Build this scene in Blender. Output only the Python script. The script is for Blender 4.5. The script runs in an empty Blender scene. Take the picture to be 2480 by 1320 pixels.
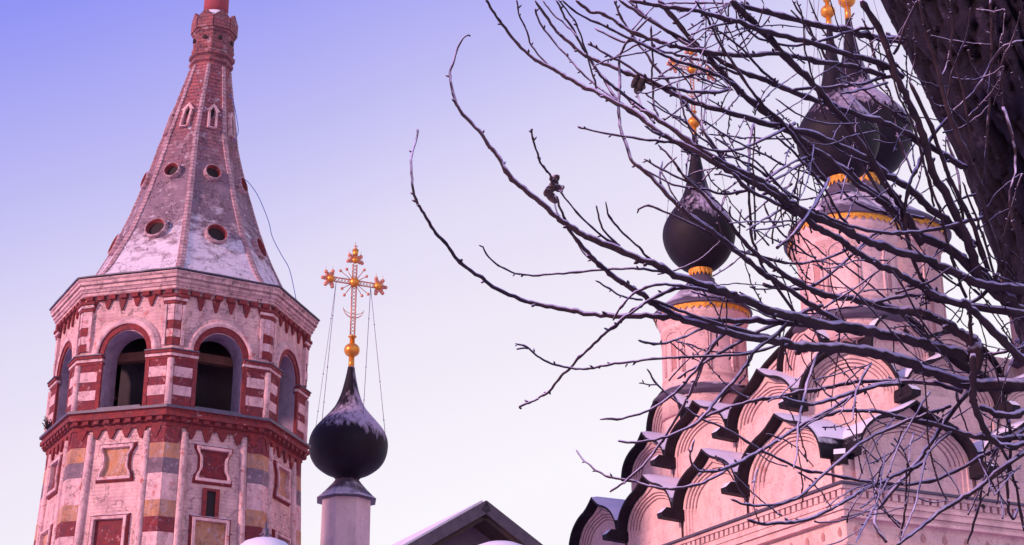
import bpy, math, random
from mathutils import Vector, noise
random.seed(7)
rad = math.radians
# ---------------------------------------------------------------- camera
S = bpy.context.scene
COL = S.collection
cam = bpy.data.cameras.new('camera'); cam_o = bpy.data.objects.new('camera', cam); COL.objects.link(cam_o)
cam_o.location = (0, 0, 1.6); cam_o.rotation_euler = (rad(90 + 21), 0, 0)
cam.sensor_width = 36.0; cam.lens = 36.0 * 4000 / 2480; cam.clip_end = 3000; cam.clip_start = 0.1
S.camera = cam_o
S.render.resolution_x = 1024; S.render.resolution_y = 545
# ---------------------------------------------------------------- sky and sun
W = bpy.data.worlds.new("World"); S.world = W; W.use_nodes = True
nt = W.node_tree; nt.nodes.clear()
out = nt.nodes.new('ShaderNodeOutputWorld'); bg = nt.nodes.new('ShaderNodeBackground')
bg2 = nt.nodes.new('ShaderNodeBackground'); add = nt.nodes.new('ShaderNodeAddShader')
sky = nt.nodes.new('ShaderNodeTexSky'); sky.sky_type = 'NISHITA'; sky.sun_disc = False
SUN_EL, SUN_AZ = rad(15), math.atan2(-0.84, -0.54)     # azimuth measured from +Y; direction to the sun: to the left and behind
sky.sun_elevation = SUN_EL; sky.sun_rotation = SUN_AZ
tc = nt.nodes.new('ShaderNodeTexCoord'); sep = nt.nodes.new('ShaderNodeSeparateXYZ')
nt.links.new(tc.outputs['Generated'], sep.inputs[0])
m1 = nt.nodes.new('ShaderNodeMath'); m1.operation = 'MULTIPLY_ADD'; m1.inputs[1].default_value = -0.34
nt.links.new(sep.outputs['X'], m1.inputs[0]); nt.links.new(sep.outputs['Z'], m1.inputs[2])
nz = nt.nodes.new('ShaderNodeTexNoise'); nz.inputs['Scale'].default_value = 3.0
m2 = nt.nodes.new('ShaderNodeMath'); m2.operation = 'MULTIPLY_ADD'; m2.inputs[1].default_value = 0.04
nt.links.new(tc.outputs['Generated'], nz.inputs['Vector']); nt.links.new(nz.outputs['Fac'], m2.inputs[0]); nt.links.new(m1.outputs[0], m2.inputs[2])
ramp = nt.nodes.new('ShaderNodeValToRGB'); e = ramp.color_ramp.elements
e[0].position = 0.0; e[0].color = (0.97, 0.92, 0.985, 1)
e[1].position = 1.0; e[1].color = (0.30, 0.25, 0.66, 1)
for pos, c in ((0.25, (0.985, 0.94, 1.0, 1)), (0.37, (0.87, 0.81, 0.95, 1)), (0.431, (0.77, 0.72, 0.94, 1)), (0.505, (0.54, 0.515, 0.92, 1)), (0.60, (0.295, 0.305, 0.93, 1)), (0.72, (0.26, 0.24, 0.82, 1))):
    q = e.new(pos); q.color = c
nt.links.new(m2.outputs[0], ramp.inputs[0]); nt.links.new(ramp.outputs[0], bg.inputs[0]); bg.inputs[1].default_value = 0.97
nt.links.new(sky.outputs[0], bg2.inputs[0]); bg2.inputs[1].default_value = 0.004
nt.links.new(bg.outputs[0], add.inputs[0]); nt.links.new(bg2.outputs[0], add.inputs[1]); nt.links.new(add.outputs[0], out.inputs[0])
sun = bpy.data.lights.new('sun', 'SUN'); sun.energy = 4.4; sun.angle = rad(5); sun.color = (1.0, 0.58, 0.52)
sun_o = bpy.data.objects.new('sun', sun); COL.objects.link(sun_o)
sd = Vector((-0.84 * math.cos(SUN_EL), -0.54 * math.cos(SUN_EL), math.sin(SUN_EL)))
sun_o.rotation_euler = sd.to_track_quat('Z', 'Y').to_euler()
S.view_settings.view_transform = 'Standard'; S.view_settings.look = 'None'; S.view_settings.exposure = 0; S.view_settings.gamma = 1
# ---------------------------------------------------------------- helpers
CAM = Vector((0, 0, 1.6)); FW = Vector((0, math.cos(rad(21)), math.sin(rad(21)))); UP = Vector((0, -math.sin(rad(21)), math.cos(rad(21)))); RT = Vector((1, 0, 0))
def at(x, y, D): return CAM + (FW + RT * ((x - 1240) / 4000) + UP * ((660 - y) / 4000)) * D
def V(*a): return Vector(a)
ZZ = V(0, 0, 1)
class MB:
    def __init__(s): s.v = []; s.f = []; s.m = []; s.sm = []
    def vs(s, pts): i = len(s.v); s.v += [tuple(p) for p in pts]; return list(range(i, i + len(pts)))
    def face(s, idx, m=0, sm=False): s.f.append(tuple(idx)); s.m.append(m); s.sm.append(sm)
    def poly(s, pts, m=0): s.face(s.vs(pts), m)
    def box(s, c, ex, ey, ez, m=0):
        # c centre, ex/ey/ez half vectors
        i = s.vs([c + ex * a + ey * b + ez * d for a in (-1, 1) for b in (-1, 1) for d in (-1, 1)])
        for q in ((0, 1, 3, 2), (4, 6, 7, 5), (0, 4, 5, 1), (2, 3, 7, 6), (0, 2, 6, 4), (1, 5, 7, 3)): s.face([i[k] for k in q], m)
    def loft(s, rings, m=0, sm=False, closed=True, cap=True):
        ids = [s.vs(r) for r in rings]; n = len(rings[0])
        for a, b in zip(ids, ids[1:]):
            for k in range(n if closed else n - 1):
                s.face((a[k], a[(k + 1) % n], b[(k + 1) % n], b[k]), m, sm)
        if cap and closed:
            s.face(ids[0][::-1], m); s.face(ids[-1], m)
        return ids
    def lathe(s, c, prof, n=32, m=0, sm=True, cap=True, ph=0, mats=None):
        rings = [[V(c[0] + r * math.cos(ph + 2 * math.pi * k / n), c[1] + r * math.sin(ph + 2 * math.pi * k / n), z) for k in range(n)] for r, z in prof]
        if mats is None: s.loft(rings, m, sm, True, cap)
        else:
            for i in range(len(rings) - 1): s.loft(rings[i:i + 2], mats[i], sm, True, False)
    def tube(s, pts, rs, n=6, m=0, sm=True, snow=0):
        if not isinstance(rs, (list, tuple)): rs = [rs] * len(pts)
        rings = []; ref = V(0.3, 0.2, 0.93)
        for i, p in enumerate(pts):
            t = (pts[min(i + 1, len(pts) - 1)] - pts[max(i - 1, 0)]).normalized()
            a = t.cross(ref)
            if a.length < 1e-3: a = t.cross(V(1, 0, 0))
            a.normalize(); b = t.cross(a).normalized()
            r = []
            for k in range(n):
                w = a * math.cos(2 * math.pi * k / n) + b * math.sin(2 * math.pi * k / n)
                rr = rs[i]
                if snow and w.z > 0.15: rr *= 1 + snow * w.z * max(0, 0.5 + noise.noise(p * 9))
                r.append(p + w * rr)
            rings.append(r)
        s.loft(rings, m, sm)
    def ball(s, c, r, m=0, n=10, sz=1):
        pr = [(max(1e-4, r * math.sin(math.pi * i / n)), c[2] - r * sz * math.cos(math.pi * i / n)) for i in range(n + 1)]
        s.lathe(c, pr, n + 2, m)
    def build(s, name, mats, parent=None, recalc=True, **props):
        if parent is not None and parent.name == 'bell_tower': s.v = [(x + 0.2 * max(0, min(1, (z - 20.5) / 2.8)), y, z) for x, y, z in s.v]   # the tip of the old spire leans a little
        me = bpy.data.meshes.new(name); me.from_pydata(s.v, [], s.f)
        if not isinstance(mats, (list, tuple)): mats = [mats]
        for q in mats: me.materials.append(q)
        me.polygons.foreach_set('material_index', s.m); me.polygons.foreach_set('use_smooth', s.sm)
        if recalc:
            import bmesh
            b = bmesh.new(); b.from_mesh(me); bmesh.ops.recalc_face_normals(b, faces=b.faces); b.to_mesh(me); b.free()
        me.update()
        o = bpy.data.objects.new(name, me); COL.objects.link(o)
        if parent is not None:
            o.parent = parent
            t = Vector(parent.location); q = parent.parent
            while q is not None: t += Vector(q.location); q = q.parent
            me.transform(__import__('mathutils').Matrix.Translation(-t))
        for k, v in props.items(): o[k] = v
        return o
def thing(name, label, cat, loc=(0, 0, 0), group=None):
    o = bpy.data.objects.new(name, None); COL.objects.link(o); o.location = loc; o['label'] = label; o['category'] = cat
    if group: o['group'] = group
    return o
# ---------------------------------------------------------------- materials
def mat(name, c1, c2=None, scale=4.0, rough=0.85, bump=0.3, c3=None, s3=1.2, t3=0.55, snow=None, snx=0.0, snoise=0.5, sscale=3.0, ssq=1.0, brick=None, metal=0.0, bscale=None, zfade=None, spots=None, bands=None, swid=0.10, scol=(0.74, 0.70, 0.84), attr=None, grime=0.0, crack=0.0, spec=None):
    m = bpy.data.materials.new(name); m.use_nodes = True; t = m.node_tree; N = t.nodes; L = t.links
    P = N['Principled BSDF']; P.inputs['Roughness'].default_value = rough; P.inputs['Metallic'].default_value = metal
    co = N.new('ShaderNodeTexCoord').outputs['Object']
    def nse(sc, det=6, r=0.6, vec=None):
        n = N.new('ShaderNodeTexNoise'); n.inputs['Scale'].default_value = sc; n.inputs['Detail'].default_value = det; n.inputs['Roughness'].default_value = r
        L.new(vec or co, n.inputs['Vector']); return n.outputs['Fac']
    def rampf(src, a, b):
        r = N.new('ShaderNodeMapRange'); r.inputs['From Min'].default_value = a; r.inputs['From Max'].default_value = b; L.new(src, r.inputs['Value']); return r.outputs[0]
    def mix(f, a, b):
        x = N.new('ShaderNodeMix'); x.data_type = 'RGBA'
        if isinstance(f, float): x.inputs[0].default_value = f
        else: L.new(f, x.inputs[0])
        for k, q in ((6, a), (7, b)):
            if isinstance(q, tuple): x.inputs[k].default_value = (*q[:3], 1)
            else: L.new(q, x.inputs[k])
        return x.outputs[2]
    def math_(op, a, b=0.0, c=None):
        x = N.new('ShaderNodeMath'); x.operation = op
        for k, q in enumerate((a, b, c)):
            if q is None: continue
            if isinstance(q, (int, float)): x.inputs[k].default_value = q
            else: L.new(q, x.inputs[k])
        return x.outputs[0]
    n1 = nse(scale)
    col = mix(rampf(n1, 0.35, 0.65), tuple(c1), tuple(c2 or c1))
    hgt = nse(bscale or scale * 5, 8, 0.7)
    if brick:
        ge = N.new('ShaderNodeSeparateXYZ'); L.new(co, ge.inputs[0])
        # courses: horizontal joints by height, vertical joints from the angle-free sum of x and y
        z = ge.outputs['Z']; zz = math_('MULTIPLY', z, 1 / brick[1])
        wob = math_('MULTIPLY', nse(3.0, 3), 0.5)
        fr = math_('FRACT', math_('ADD', zz, wob))
        joint = math_('LESS_THAN', fr, 0.28)
        row = math_('FLOOR', math_('ADD', zz, wob))
        h = math_('ADD', math_('MULTIPLY', math_('ADD', ge.outputs['X'], math_('MULTIPLY', ge.outputs['Y'], 0.8)), 1 / brick[0]), math_('MULTIPLY', row, 0.5))
        jv = math_('LESS_THAN', math_('FRACT', h), 0.12)
        jj = math_('MAXIMUM', joint, math_('MULTIPLY', jv, 0.7))
        col = mix(math_('MULTIPLY', jj, brick[3]), col, brick[2])
        hgt = math_('SUBTRACT', hgt, math_('MULTIPLY', jj, 1.1))
    if bands:
        col0 = col
        ge = N.new('ShaderNodeSeparateXYZ'); L.new(co, ge.inputs[0]); 
        fz = math_('ADD', ge.outputs['Z'], math_('MULTIPLY', math_('SUBTRACT', nse(1.7, 4), 0.5), bands[2]))
        col = mix(rampf(fz, bands[0], bands[1]), col0, bands[3])
    if c3:
        f = rampf(nse(s3, 8, 0.65), t3, t3 + 0.08)
        col = mix(f, col, tuple(c3))
    if spots:
        f = rampf(nse(spots[1], 3, 0.5), spots[2], spots[2] + 0.04)
        col = mix(f, col, tuple(spots[0]))
    if grime:
        mg = N.new('ShaderNodeMapping'); mg.inputs['Scale'].default_value = (1, 1, .35); L.new(co, mg.inputs[0])
        col = mix(math_('MULTIPLY', rampf(nse(2.6, 8, 0.72, mg.outputs[0]), 0.46, 0.72), grime), col, (0.10, 0.045, 0.065))
        col = mix(math_('MULTIPLY', rampf(nse(14, 6, 0.7), 0.55, 0.75), grime * .8), col, (0.13, 0.055, 0.07))
    if crack:
        cf = rampf(math_('ABSOLUTE', math_('SUBTRACT', nse(1.6, 9, 0.62), 0.5)), 0.006, 0.0)
        col = mix(math_('MULTIPLY', cf, crack), col, (0.10, 0.05, 0.07)); hgt = math_('SUBTRACT', hgt, math_('MULTIPLY', cf, .8))
    if spec is not None: P.inputs['Specular IOR Level'].default_value = spec
    if attr:
        at_ = N.new('ShaderNodeAttribute'); at_.attribute_name = attr[0]; col = mix(math_('MULTIPLY', at_.outputs['Fac'], attr[2]), col, attr[1])
    rg = None
    if snow is not None:
        g = N.new('ShaderNodeNewGeometry'); sp = N.new('ShaderNodeSeparateXYZ'); L.new(g.outputs['Normal'], sp.inputs[0])
        mp = N.new('ShaderNodeMapping'); mp.inputs['Scale'].default_value = (1, 1, ssq); L.new(co, mp.inputs[0])
        k = math_('ADD', sp.outputs['Z'], math_('MULTIPLY', math_('SUBTRACT', nse(sscale, 5, 0.6, mp.outputs[0]), 0.5), snoise * 2))
        if snx: k = math_('ADD', k, math_('MULTIPLY', sp.outputs['X'], snx))
        if zfade:
            ge2 = N.new('ShaderNodeSeparateXYZ'); L.new(co, ge2.inputs[0])
            k = math_('ADD', k, math_('MULTIPLY', rampf(ge2.outputs['Z'], zfade[0], zfade[1]), zfade[2]))
        f = rampf(k, snow, snow + swid)
        col = mix(f, col, scol)
        rg = math_('MULTIPLY_ADD', f, 0.7 - rough, rough)
        L.new(rg, P.inputs['Roughness'])
        if metal: L.new(math_('MULTIPLY_ADD', f, -metal, metal), P.inputs['Metallic'])
    L.new(col, P.inputs['Base Color'])
    if bump:
        b = N.new('ShaderNodeBump'); b.inputs['Strength'].default_value = bump; b.inputs['Distance'].default_value = 0.03
        L.new(hgt, b.inputs['Height']); L.new(b.outputs[0], P.inputs['Normal'])
    return m
M = {}
M['white'] = mat('limewashed brick', (0.80, 0.49, 0.48), (0.58, 0.33, 0.36), 2.2, bump=0.8, brick=(0.27, 0.085, (0.42, 0.24, 0.28), 0.16), c3=(0.56, 0.20, 0.19), s3=2.2, t3=0.62, spots=((0.20, 0.08, 0.11), 7, 0.70), grime=0.5, crack=0.55)
M['white2'] = mat('worn limewash', (0.78, 0.49, 0.51), (0.60, 0.35, 0.39), 7, bump=0.7, c3=(0.50, 0.14, 0.13), s3=4.0, t3=0.58, grime=0.45, crack=0.35)
M['cornw'] = mat('weathered cornice brick', (0.78, 0.48, 0.48), (0.60, 0.36, 0.39), 6, bump=0.9, brick=(0.5, 0.12, (0.22, 0.11, 0.14), 0.5), c3=(0.50, 0.16, 0.12), s3=3, t3=0.62, snow=0.75, snoise=0.1, grime=0.5, crack=0.5)
M['red'] = mat('dark red brick', (0.24, 0.022, 0.030), (0.13, 0.017, 0.032), 8, bump=0.8, c3=(0.52, 0.24, 0.26), s3=7, t3=0.58, grime=0.45, crack=0)
M['red2'] = mat('orange red brick', (0.29, 0.030, 0.032), (0.14, 0.016, 0.026), 9, bump=0.9, c3=(0.55, 0.29, 0.30), s3=5, t3=0.62, snow=0.8, snoise=0.15, grime=0.5, crack=0)
M['yellow'] = mat('ochre paint', (0.52, 0.22, 0.10), (0.46, 0.25, 0.20), 4, bump=0.6, c3=(0.55, 0.34, 0.33), s3=6, t3=0.54, grime=0.6, crack=0.5)
M['grey'] = mat('slate grey paint', (0.15, 0.10, 0.14), (0.23, 0.15, 0.20), 6, bump=0.4, c3=(0.42, 0.28, 0.36), s3=7, t3=0.56, grime=0.5, crack=0.4)
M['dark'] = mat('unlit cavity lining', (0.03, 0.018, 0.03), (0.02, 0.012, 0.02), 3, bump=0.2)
M['slit'] = mat('painted dark opening', (0.02, 0.01, 0.015), None, 3, bump=0)  # near-black colour stands in for the shade inside window openings
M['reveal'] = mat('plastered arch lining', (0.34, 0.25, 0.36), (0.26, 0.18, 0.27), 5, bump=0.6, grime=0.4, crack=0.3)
M['beam'] = mat('old timber beam', (0.16, 0.055, 0.045), (0.10, 0.04, 0.03), 8, bump=0.7)
M['flash'] = mat('tin flashing with snow', (0.06, 0.05, 0.09), (0.09, 0.07, 0.13), 6, rough=0.5, bump=0.2, snow=0.72, snoise=0.25, sscale=2)
M['spire'] = mat('spire brick under peeling wash', (0.42, 0.10, 0.11), (0.26, 0.09, 0.12), 3, bump=1.0, brick=(0.25, 0.115, (0.11, 0.04, 0.07), 0.7), bands=(21.3, 18.9, 2.2, (0.25, 0.16, 0.22)), c3=(0.42, 0.28, 0.34), s3=2.6, t3=0.56, snow=0.80, snoise=0.75, sscale=2.6, ssq=1.6, swid=0.30, scol=(0.70, 0.60, 0.72), zfade=(20.4, 16.2, 0.74), spots=((0.55, 0.45, 0.55), 6, 0.66), grime=0.6, crack=0.3)
M['rib'] = mat('spire rib wash', (0.56, 0.36, 0.41), (0.44, 0.24, 0.29), 5, bump=0.8, brick=(0.5, 0.11, (0.15, 0.07, 0.10), 0.5), c3=(0.40, 0.10, 0.10), s3=2, t3=0.6, grime=0.6, crack=0.3)
M['neck'] = mat('spire neck brick', (0.40, 0.10, 0.11), (0.20, 0.07, 0.09), 5, bump=1.0, brick=(0.25, 0.1, (0.10, 0.04, 0.06), 0.6), c3=(0.44, 0.26, 0.30), s3=3.5, t3=0.56, snow=0.75, snoise=0.2, grime=0.7, crack=0.3)
M['pinkred'] = mat('rosy brick', (0.36, 0.05, 0.075), (0.26, 0.05, 0.07), 8, bump=0.6, snow=0.8, snoise=0.1)
M['onion'] = mat('blackened dome iron', (0.010, 0.006, 0.013), (0.016, 0.010, 0.020), 3, rough=0.62, bump=0.12, snow=0.38, snx=0.30, snoise=0.62, sscale=8.5, ssq=0.12, swid=0.34, scol=(0.42, 0.34, 0.48), spec=0.2)
M['skirt'] = mat('dark sheet roof', (0.06, 0.042, 0.075), (0.10, 0.07, 0.12), 2, rough=0.55, bump=0.15, snow=0.62, snoise=0.4, sscale=2.2, swid=0.2, scol=(0.60, 0.52, 0.68))
M['drum'] = mat('smooth pale plaster', (0.74, 0.55, 0.58), (0.66, 0.48, 0.54), 2, bump=0.25, bscale=25, spots=((0.25, 0.12, 0.15), 9, 0.73), grime=0.25, crack=0.4)
M['church'] = mat('rosy church plaster', (0.80, 0.52, 0.50), (0.70, 0.43, 0.44), 1.3, bump=0.35, bscale=22, c3=(0.52, 0.27, 0.25), s3=1.6, t3=0.64, spots=((0.30, 0.14, 0.15), 12, 0.73), brick=(0.3, 0.1, (0.45, 0.27, 0.3), 0.13), grime=0.32, crack=0.7)
M['mould'] = mat('rosy moulding plaster', (0.78, 0.51, 0.50), (0.66, 0.40, 0.42), 2, bump=0.35, bscale=18, c3=(0.48, 0.26, 0.26), s3=3, t3=0.66, grime=0.4, crack=0.4)
M['groove'] = mat('dark ring line', (0.22, 0.12, 0.14), (0.16, 0.09, 0.11), 8, bump=0.3)  # darker tone for the lines between the gable rings
M['recess'] = mat('shallow rusty recess', (0.50, 0.25, 0.25), (0.40, 0.18, 0.18), 8, bump=0.3)
M['kedge'] = mat('black sheet iron with snow', (0.012, 0.008, 0.014), (0.02, 0.014, 0.024), 4, rough=0.6, bump=0.3, snow=0.40, snoise=0.2, sscale=2.5, spec=0.15)
M['snow'] = mat('settled snow', (0.74, 0.70, 0.84), (0.68, 0.64, 0.80), 1.5, rough=0.7, bump=0.25, bscale=6)
M['gold'] = mat('worn gilding', (0.85, 0.36, 0.055), (0.62, 0.22, 0.035), 7, rough=0.36, bump=0.12, metal=0.55)
M['copper'] = mat('faded gilt ironwork', (0.78, 0.33, 0.20), (0.55, 0.20, 0.18), 8, rough=0.5, bump=0.1, metal=0.3)
M['lace'] = mat('gilt lace fringe', (0.90, 0.42, 0.06), (0.45, 0.14, 0.02), 22, rough=0.4, bump=0.5, metal=0.4)
M['wire'] = mat('steel guy wire', (0.16, 0.12, 0.26), None, 5, rough=0.5, bump=0)
M['cable'] = mat('blue insulated cable', (0.06, 0.12, 0.50), None, 5, rough=0.5, bump=0)
M['bark'] = mat('furrowed bark', (0.030, 0.021, 0.040), (0.016, 0.011, 0.022), 7, bump=1.0, bscale=34, c3=(0.052, 0.038, 0.068), s3=10, t3=0.56, attr=('furrow', (0.004, 0.002, 0.004), 0.92), spec=0.15)
M['twig'] = mat('dark twig bark with rime', (0.022, 0.012, 0.018), (0.046, 0.025, 0.034), 9, rough=0.8, bump=0.5, bscale=60, snow=0.04, snoise=0.62, sscale=8, swid=0.40, scol=(0.58, 0.52, 0.84), spec=0.2)
M['timber'] = mat('grey weathered boards', (0.055, 0.042, 0.065), (0.085, 0.062, 0.088), 9, bump=0.5, bscale=40)
M['soffit'] = mat('brown soffit boards', (0.05, 0.022, 0.02), (0.035, 0.016, 0.017), 9, bump=0.5)
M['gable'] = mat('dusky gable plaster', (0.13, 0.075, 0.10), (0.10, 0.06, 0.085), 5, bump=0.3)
M['leaf'] = mat('dry curled leaf', (0.05, 0.026, 0.032), (0.08, 0.045, 0.05), 14, bump=0.6, snow=0.30, snoise=0.35, sscale=18)
M['leafdark'] = mat('withered leaf', (0.028, 0.016, 0.02), (0.05, 0.03, 0.035), 14, bump=0.6)
# ---------------------------------------------------------------- ground
g = MB(); n = 40
rows = [[V(-600 + 1200 * i / n, -200 + 1400 * j / n, 0.25 * noise.noise(V(i * .7, j * .7, 0))) for i in range(n + 1)] for j in range(n + 1)]
g.loft(rows, 0, True, closed=False)
g.build('ground', M['snow'], kind='structure')
# ================================================================ bell tower
TX, TY = -8.376, 40.0
PH = rad(-90 + 7.0)
def tdir(a): return V(math.cos(a), math.sin(a), 0)
bt = thing('bell_tower', 'octagonal red and white brick bell tower with arched belfry and flared snowy spire', 'bell tower', (TX, TY, 0))
TC = V(TX, TY, 0)
def vert(k, R, z): return TC + tdir(PH + k * math.pi / 4) * R + ZZ * z
def fframe(k):
    a = PH + (k + 0.5) * math.pi / 4; nrm = tdir(a); u = V(-nrm.y, nrm.x, 0); return u, nrm
CA, SA = math.cos(math.pi / 8), math.sin(math.pi / 8)
def FP(k, R, u, w, z):
    uu, nn = fframe(k); return TC + nn * (R * CA + w) + uu * u + ZZ * z
def octring(mb, prof, m=0, mats=None, cap=False):
    mb.lathe((TX, TY), [(r, z) for r, z in prof], 8, m, False, cap, PH, mats)
# lower shaft
RL = lambda z: 3.06 + max(0, 11.9 - z) * 0.045
mb = MB(); octring(mb, [(RL(0) , -0.3), (RL(4), 4), (RL(8), 8), (RL(12.3), 12.3)], cap=True); mb.build('shaft_wall', M['white'], bt)
zy = lambda y: 12.46 - (y - 985) * 0.00967
STR = [(1022, 1075, 'red'), (1075, 1112, 'yellow'), (1112, 1150, 'grey'), (1150, 1215, 'white2'), (1215, 1255, 'yellow'), (1255, 1292, 'red'), (1292, 1345, 'white2'), (1345, 1385, 'grey'), (1385, 1425, 'red'), (1425, 1465, 'yellow'), (1465, 1530, 'white2')]
pm = ['red', 'yellow', 'grey', 'white2']
for k in range(8):
    mb = MB()
    for y0, y1, c in STR:
        z1, z0 = zy(y0), zy(y1)
        for kk, sg in ((k, -1), (k - 1, 1)):
            L = 2 * RL(z0) * SA / 2
            e0 = sg * L; e1 = sg * (L - 0.36)
            a = [FP(kk, RL(z), u, w, z) for z in (z0, z1) for u in (e0 * 1.012, e1) for w in (-0.02, 0.05)]
            i = mb.vs(a); mi = pm.index(c)
            for q in ((0, 1, 3, 2), (4, 6, 7, 5), (1, 5, 7, 3), (2, 3, 7, 6), (0, 4, 5, 1)): mb.face([i[t] for t in q], mi)
    mb.build('corner_pilaster', [M[x] for x in pm], bt)
    for kk, sg in ((k, -1), (k - 1, 1)):
        mb = MB()
        pts = []
        for z in (4.0, 7, 9, 10.5, 11.88):
            L = RL(z) * SA; pts.append(FP(kk, RL(z), sg * (L - 0.45), 0.02, z))
        mb.tube(pts, 0.09, 10); mb.build('corner_column', M['white2'], bt)
# niches
def niche(k, z0, z1, hw, kind, colr):
    """recessed framed niche: shape outline as (u,z) list"""
    mb = MB(); R = RL((z0 + z1) / 2)
    def outline(s, inset):
        w = hw - inset; a = z0 + inset; b = z1 - inset
        if kind == 'spool' and s:
            h = (b - a); n = 0.78
            R_ = [(w, a), (w, a + .10 * h), (w * .94, a + .20 * h), (w * .84, a + .28 * h), (w * n, a + .38 * h), (w * n, a + .66 * h), (w * .84, a + .76 * h), (w * .94, a + .84 * h), (w, a + .90 * h), (w, b)]
            return R_ + [(-x, z) for x, z in reversed(R_)]
        return [(-w, a), (w, a), (w, b), (-w, b)]
    sh = kind == 'spool'
    loops = [(outline(sh, 0.0), -0.09, 1), (outline(sh, 0.03), -0.03, 1), (outline(sh, 0.055), -0.04, 1), (outline(sh, 0.06), 0.0, 0), (outline(sh, 0.125), 0.0, 0), (outline(sh, 0.13), -0.10, 0)]
    ids = []
    for L, w, m in loops: ids.append(mb.vs([FP(k, RL(z), u, w, z) for u, z in L]))
    # stand whole niche as raised frame: outer skirt to the wall
    base = mb.vs([FP(k, RL(z), u, -0.15, z) for u, z in loops[0][0]])
    seq = [base] + ids; ms = [1, 1, 1, 0, 0, 0, 0]
    # dip allowed by raising the frame: shift everything outward
    for a in range(len(seq) - 1):
        A, B_ = seq[a], seq[a + 1]; n_ = len(A)
        for t in range(n_): mb.face((A[t], A[(t + 1) % n_], B_[(t + 1) % n_], B_[t]), ms[a])
    mb.face(ids[-1], 2)
    o = mb.build('niche', [M['white2'], M['red2'], M[colr]], bt)
    return o
# push niche panels forward of the wall: the recess bottom sits just proud of the shaft
def niche_fix():
    pass
_FP = FP
def FPn(k, R, u, w, z): return _FP(k, R, u, w + 0.115, z)
cols = ['red', 'yellow']
for k in range(8):
    FP = FPn
    niche(k, zy(1166), zy(1068), 0.48, 'spool', 'red' if k % 2 == 0 else 'yellow')
    niche(k, zy(1345), zy(1243), 0.50, 'rect', 'yellow' if k % 2 == 0 else 'red')
    niche(k, zy(1520), zy(1420), 0.50, 'rect', 'red' if k % 2 == 0 else 'yellow')
    FP = _FP
    if k in (0, 4):
        mb = MB(); R = RL(10.2)
        for u0, u1, m_ in ((-0.2, -0.11, 0), (0.11, 0.2, 0)):
            mb.box(FP(k, R, (u0 + u1) / 2 - .02, 0.03, 10.27), fframe(k)[0] * ((u1 - u0) / 2), fframe(k)[1] * 0.05, ZZ * 0.34, m_)
        mb.box(FP(k, R, -.02, 0.008, 10.25), fframe(k)[0] * 0.109, fframe(k)[1] * 0.012, ZZ * 0.30, 1)
        mb.box(FP(k, R, -.02, 0.03, 10.58), fframe(k)[0] * 0.109, fframe(k)[1] * 0.05, ZZ * 0.029, 0)
        mb.build('slit_window', [M['red2'], M['slit']], bt)
# teeth frieze helper
def teeth(mb, R, z1, h, n_, m, w=0.05, jit=0.3, wd=0.6):
    rnd = random.Random(n_ * 7 + int(z1 * 10))
    for k in range(8):
        L = R * SA - 0.04
        for j in range(n_):
            u = -L + (j + 0.5) * 2 * L / n_; hw_ = L / n_ * wd
            hh = h * (1 - jit * rnd.random())
            pr = [(u - hw_, z1), (u + hw_, z1), (u + hw_ * 0.66, z1 - hh * .5), (u + hw_ * .2, z1 - hh), (u - hw_ * .2, z1 - hh), (u - hw_ * .66, z1 - hh * .5)]
            f_ = mb.vs([FP(k, R, a, w, z) for a, z in pr]); b_ = mb.vs([FP(k, R, a, -0.02, z) for a, z in pr])
            mb.face(f_, m)
            for t in range(6): mb.face((f_[t], b_[t], b_[(t + 1) % 6], f_[(t + 1) % 6]), m)
# belt cornice below belfry
mb = MB()
octring(mb, [(3.0, 12.44), (3.34, 12.44), (3.34, 12.38), (3.26, 12.37), (3.26, 12.30), (3.31, 12.29), (3.31, 12.20), (3.20, 12.19), (3.20, 12.10), (3.05, 12.09)], mats=[1, 1, 0, 0, 0, 0, 0, 0, 0])
octring(mb, [(3.0, 12.09), (3.145, 12.088), (3.145, 11.99), (3.0, 11.985)]); teeth(mb, 3.09, 11.992, 0.30, 6, 0, 0.05, 0.3, 0.66)
for k in range(8):
    for j in range(9):
        L = 3.2 * SA; u = -L + (j + .5) * 2 * L / 9
        mb.box(FP(k, 3.2, u, 0.035, 12.145), fframe(k)[0] * 0.07, fframe(k)[1] * 0.04, ZZ * 0.04, 0)
mb.build('belt_cornice', [M['red2'], M['flash']], bt)
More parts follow.
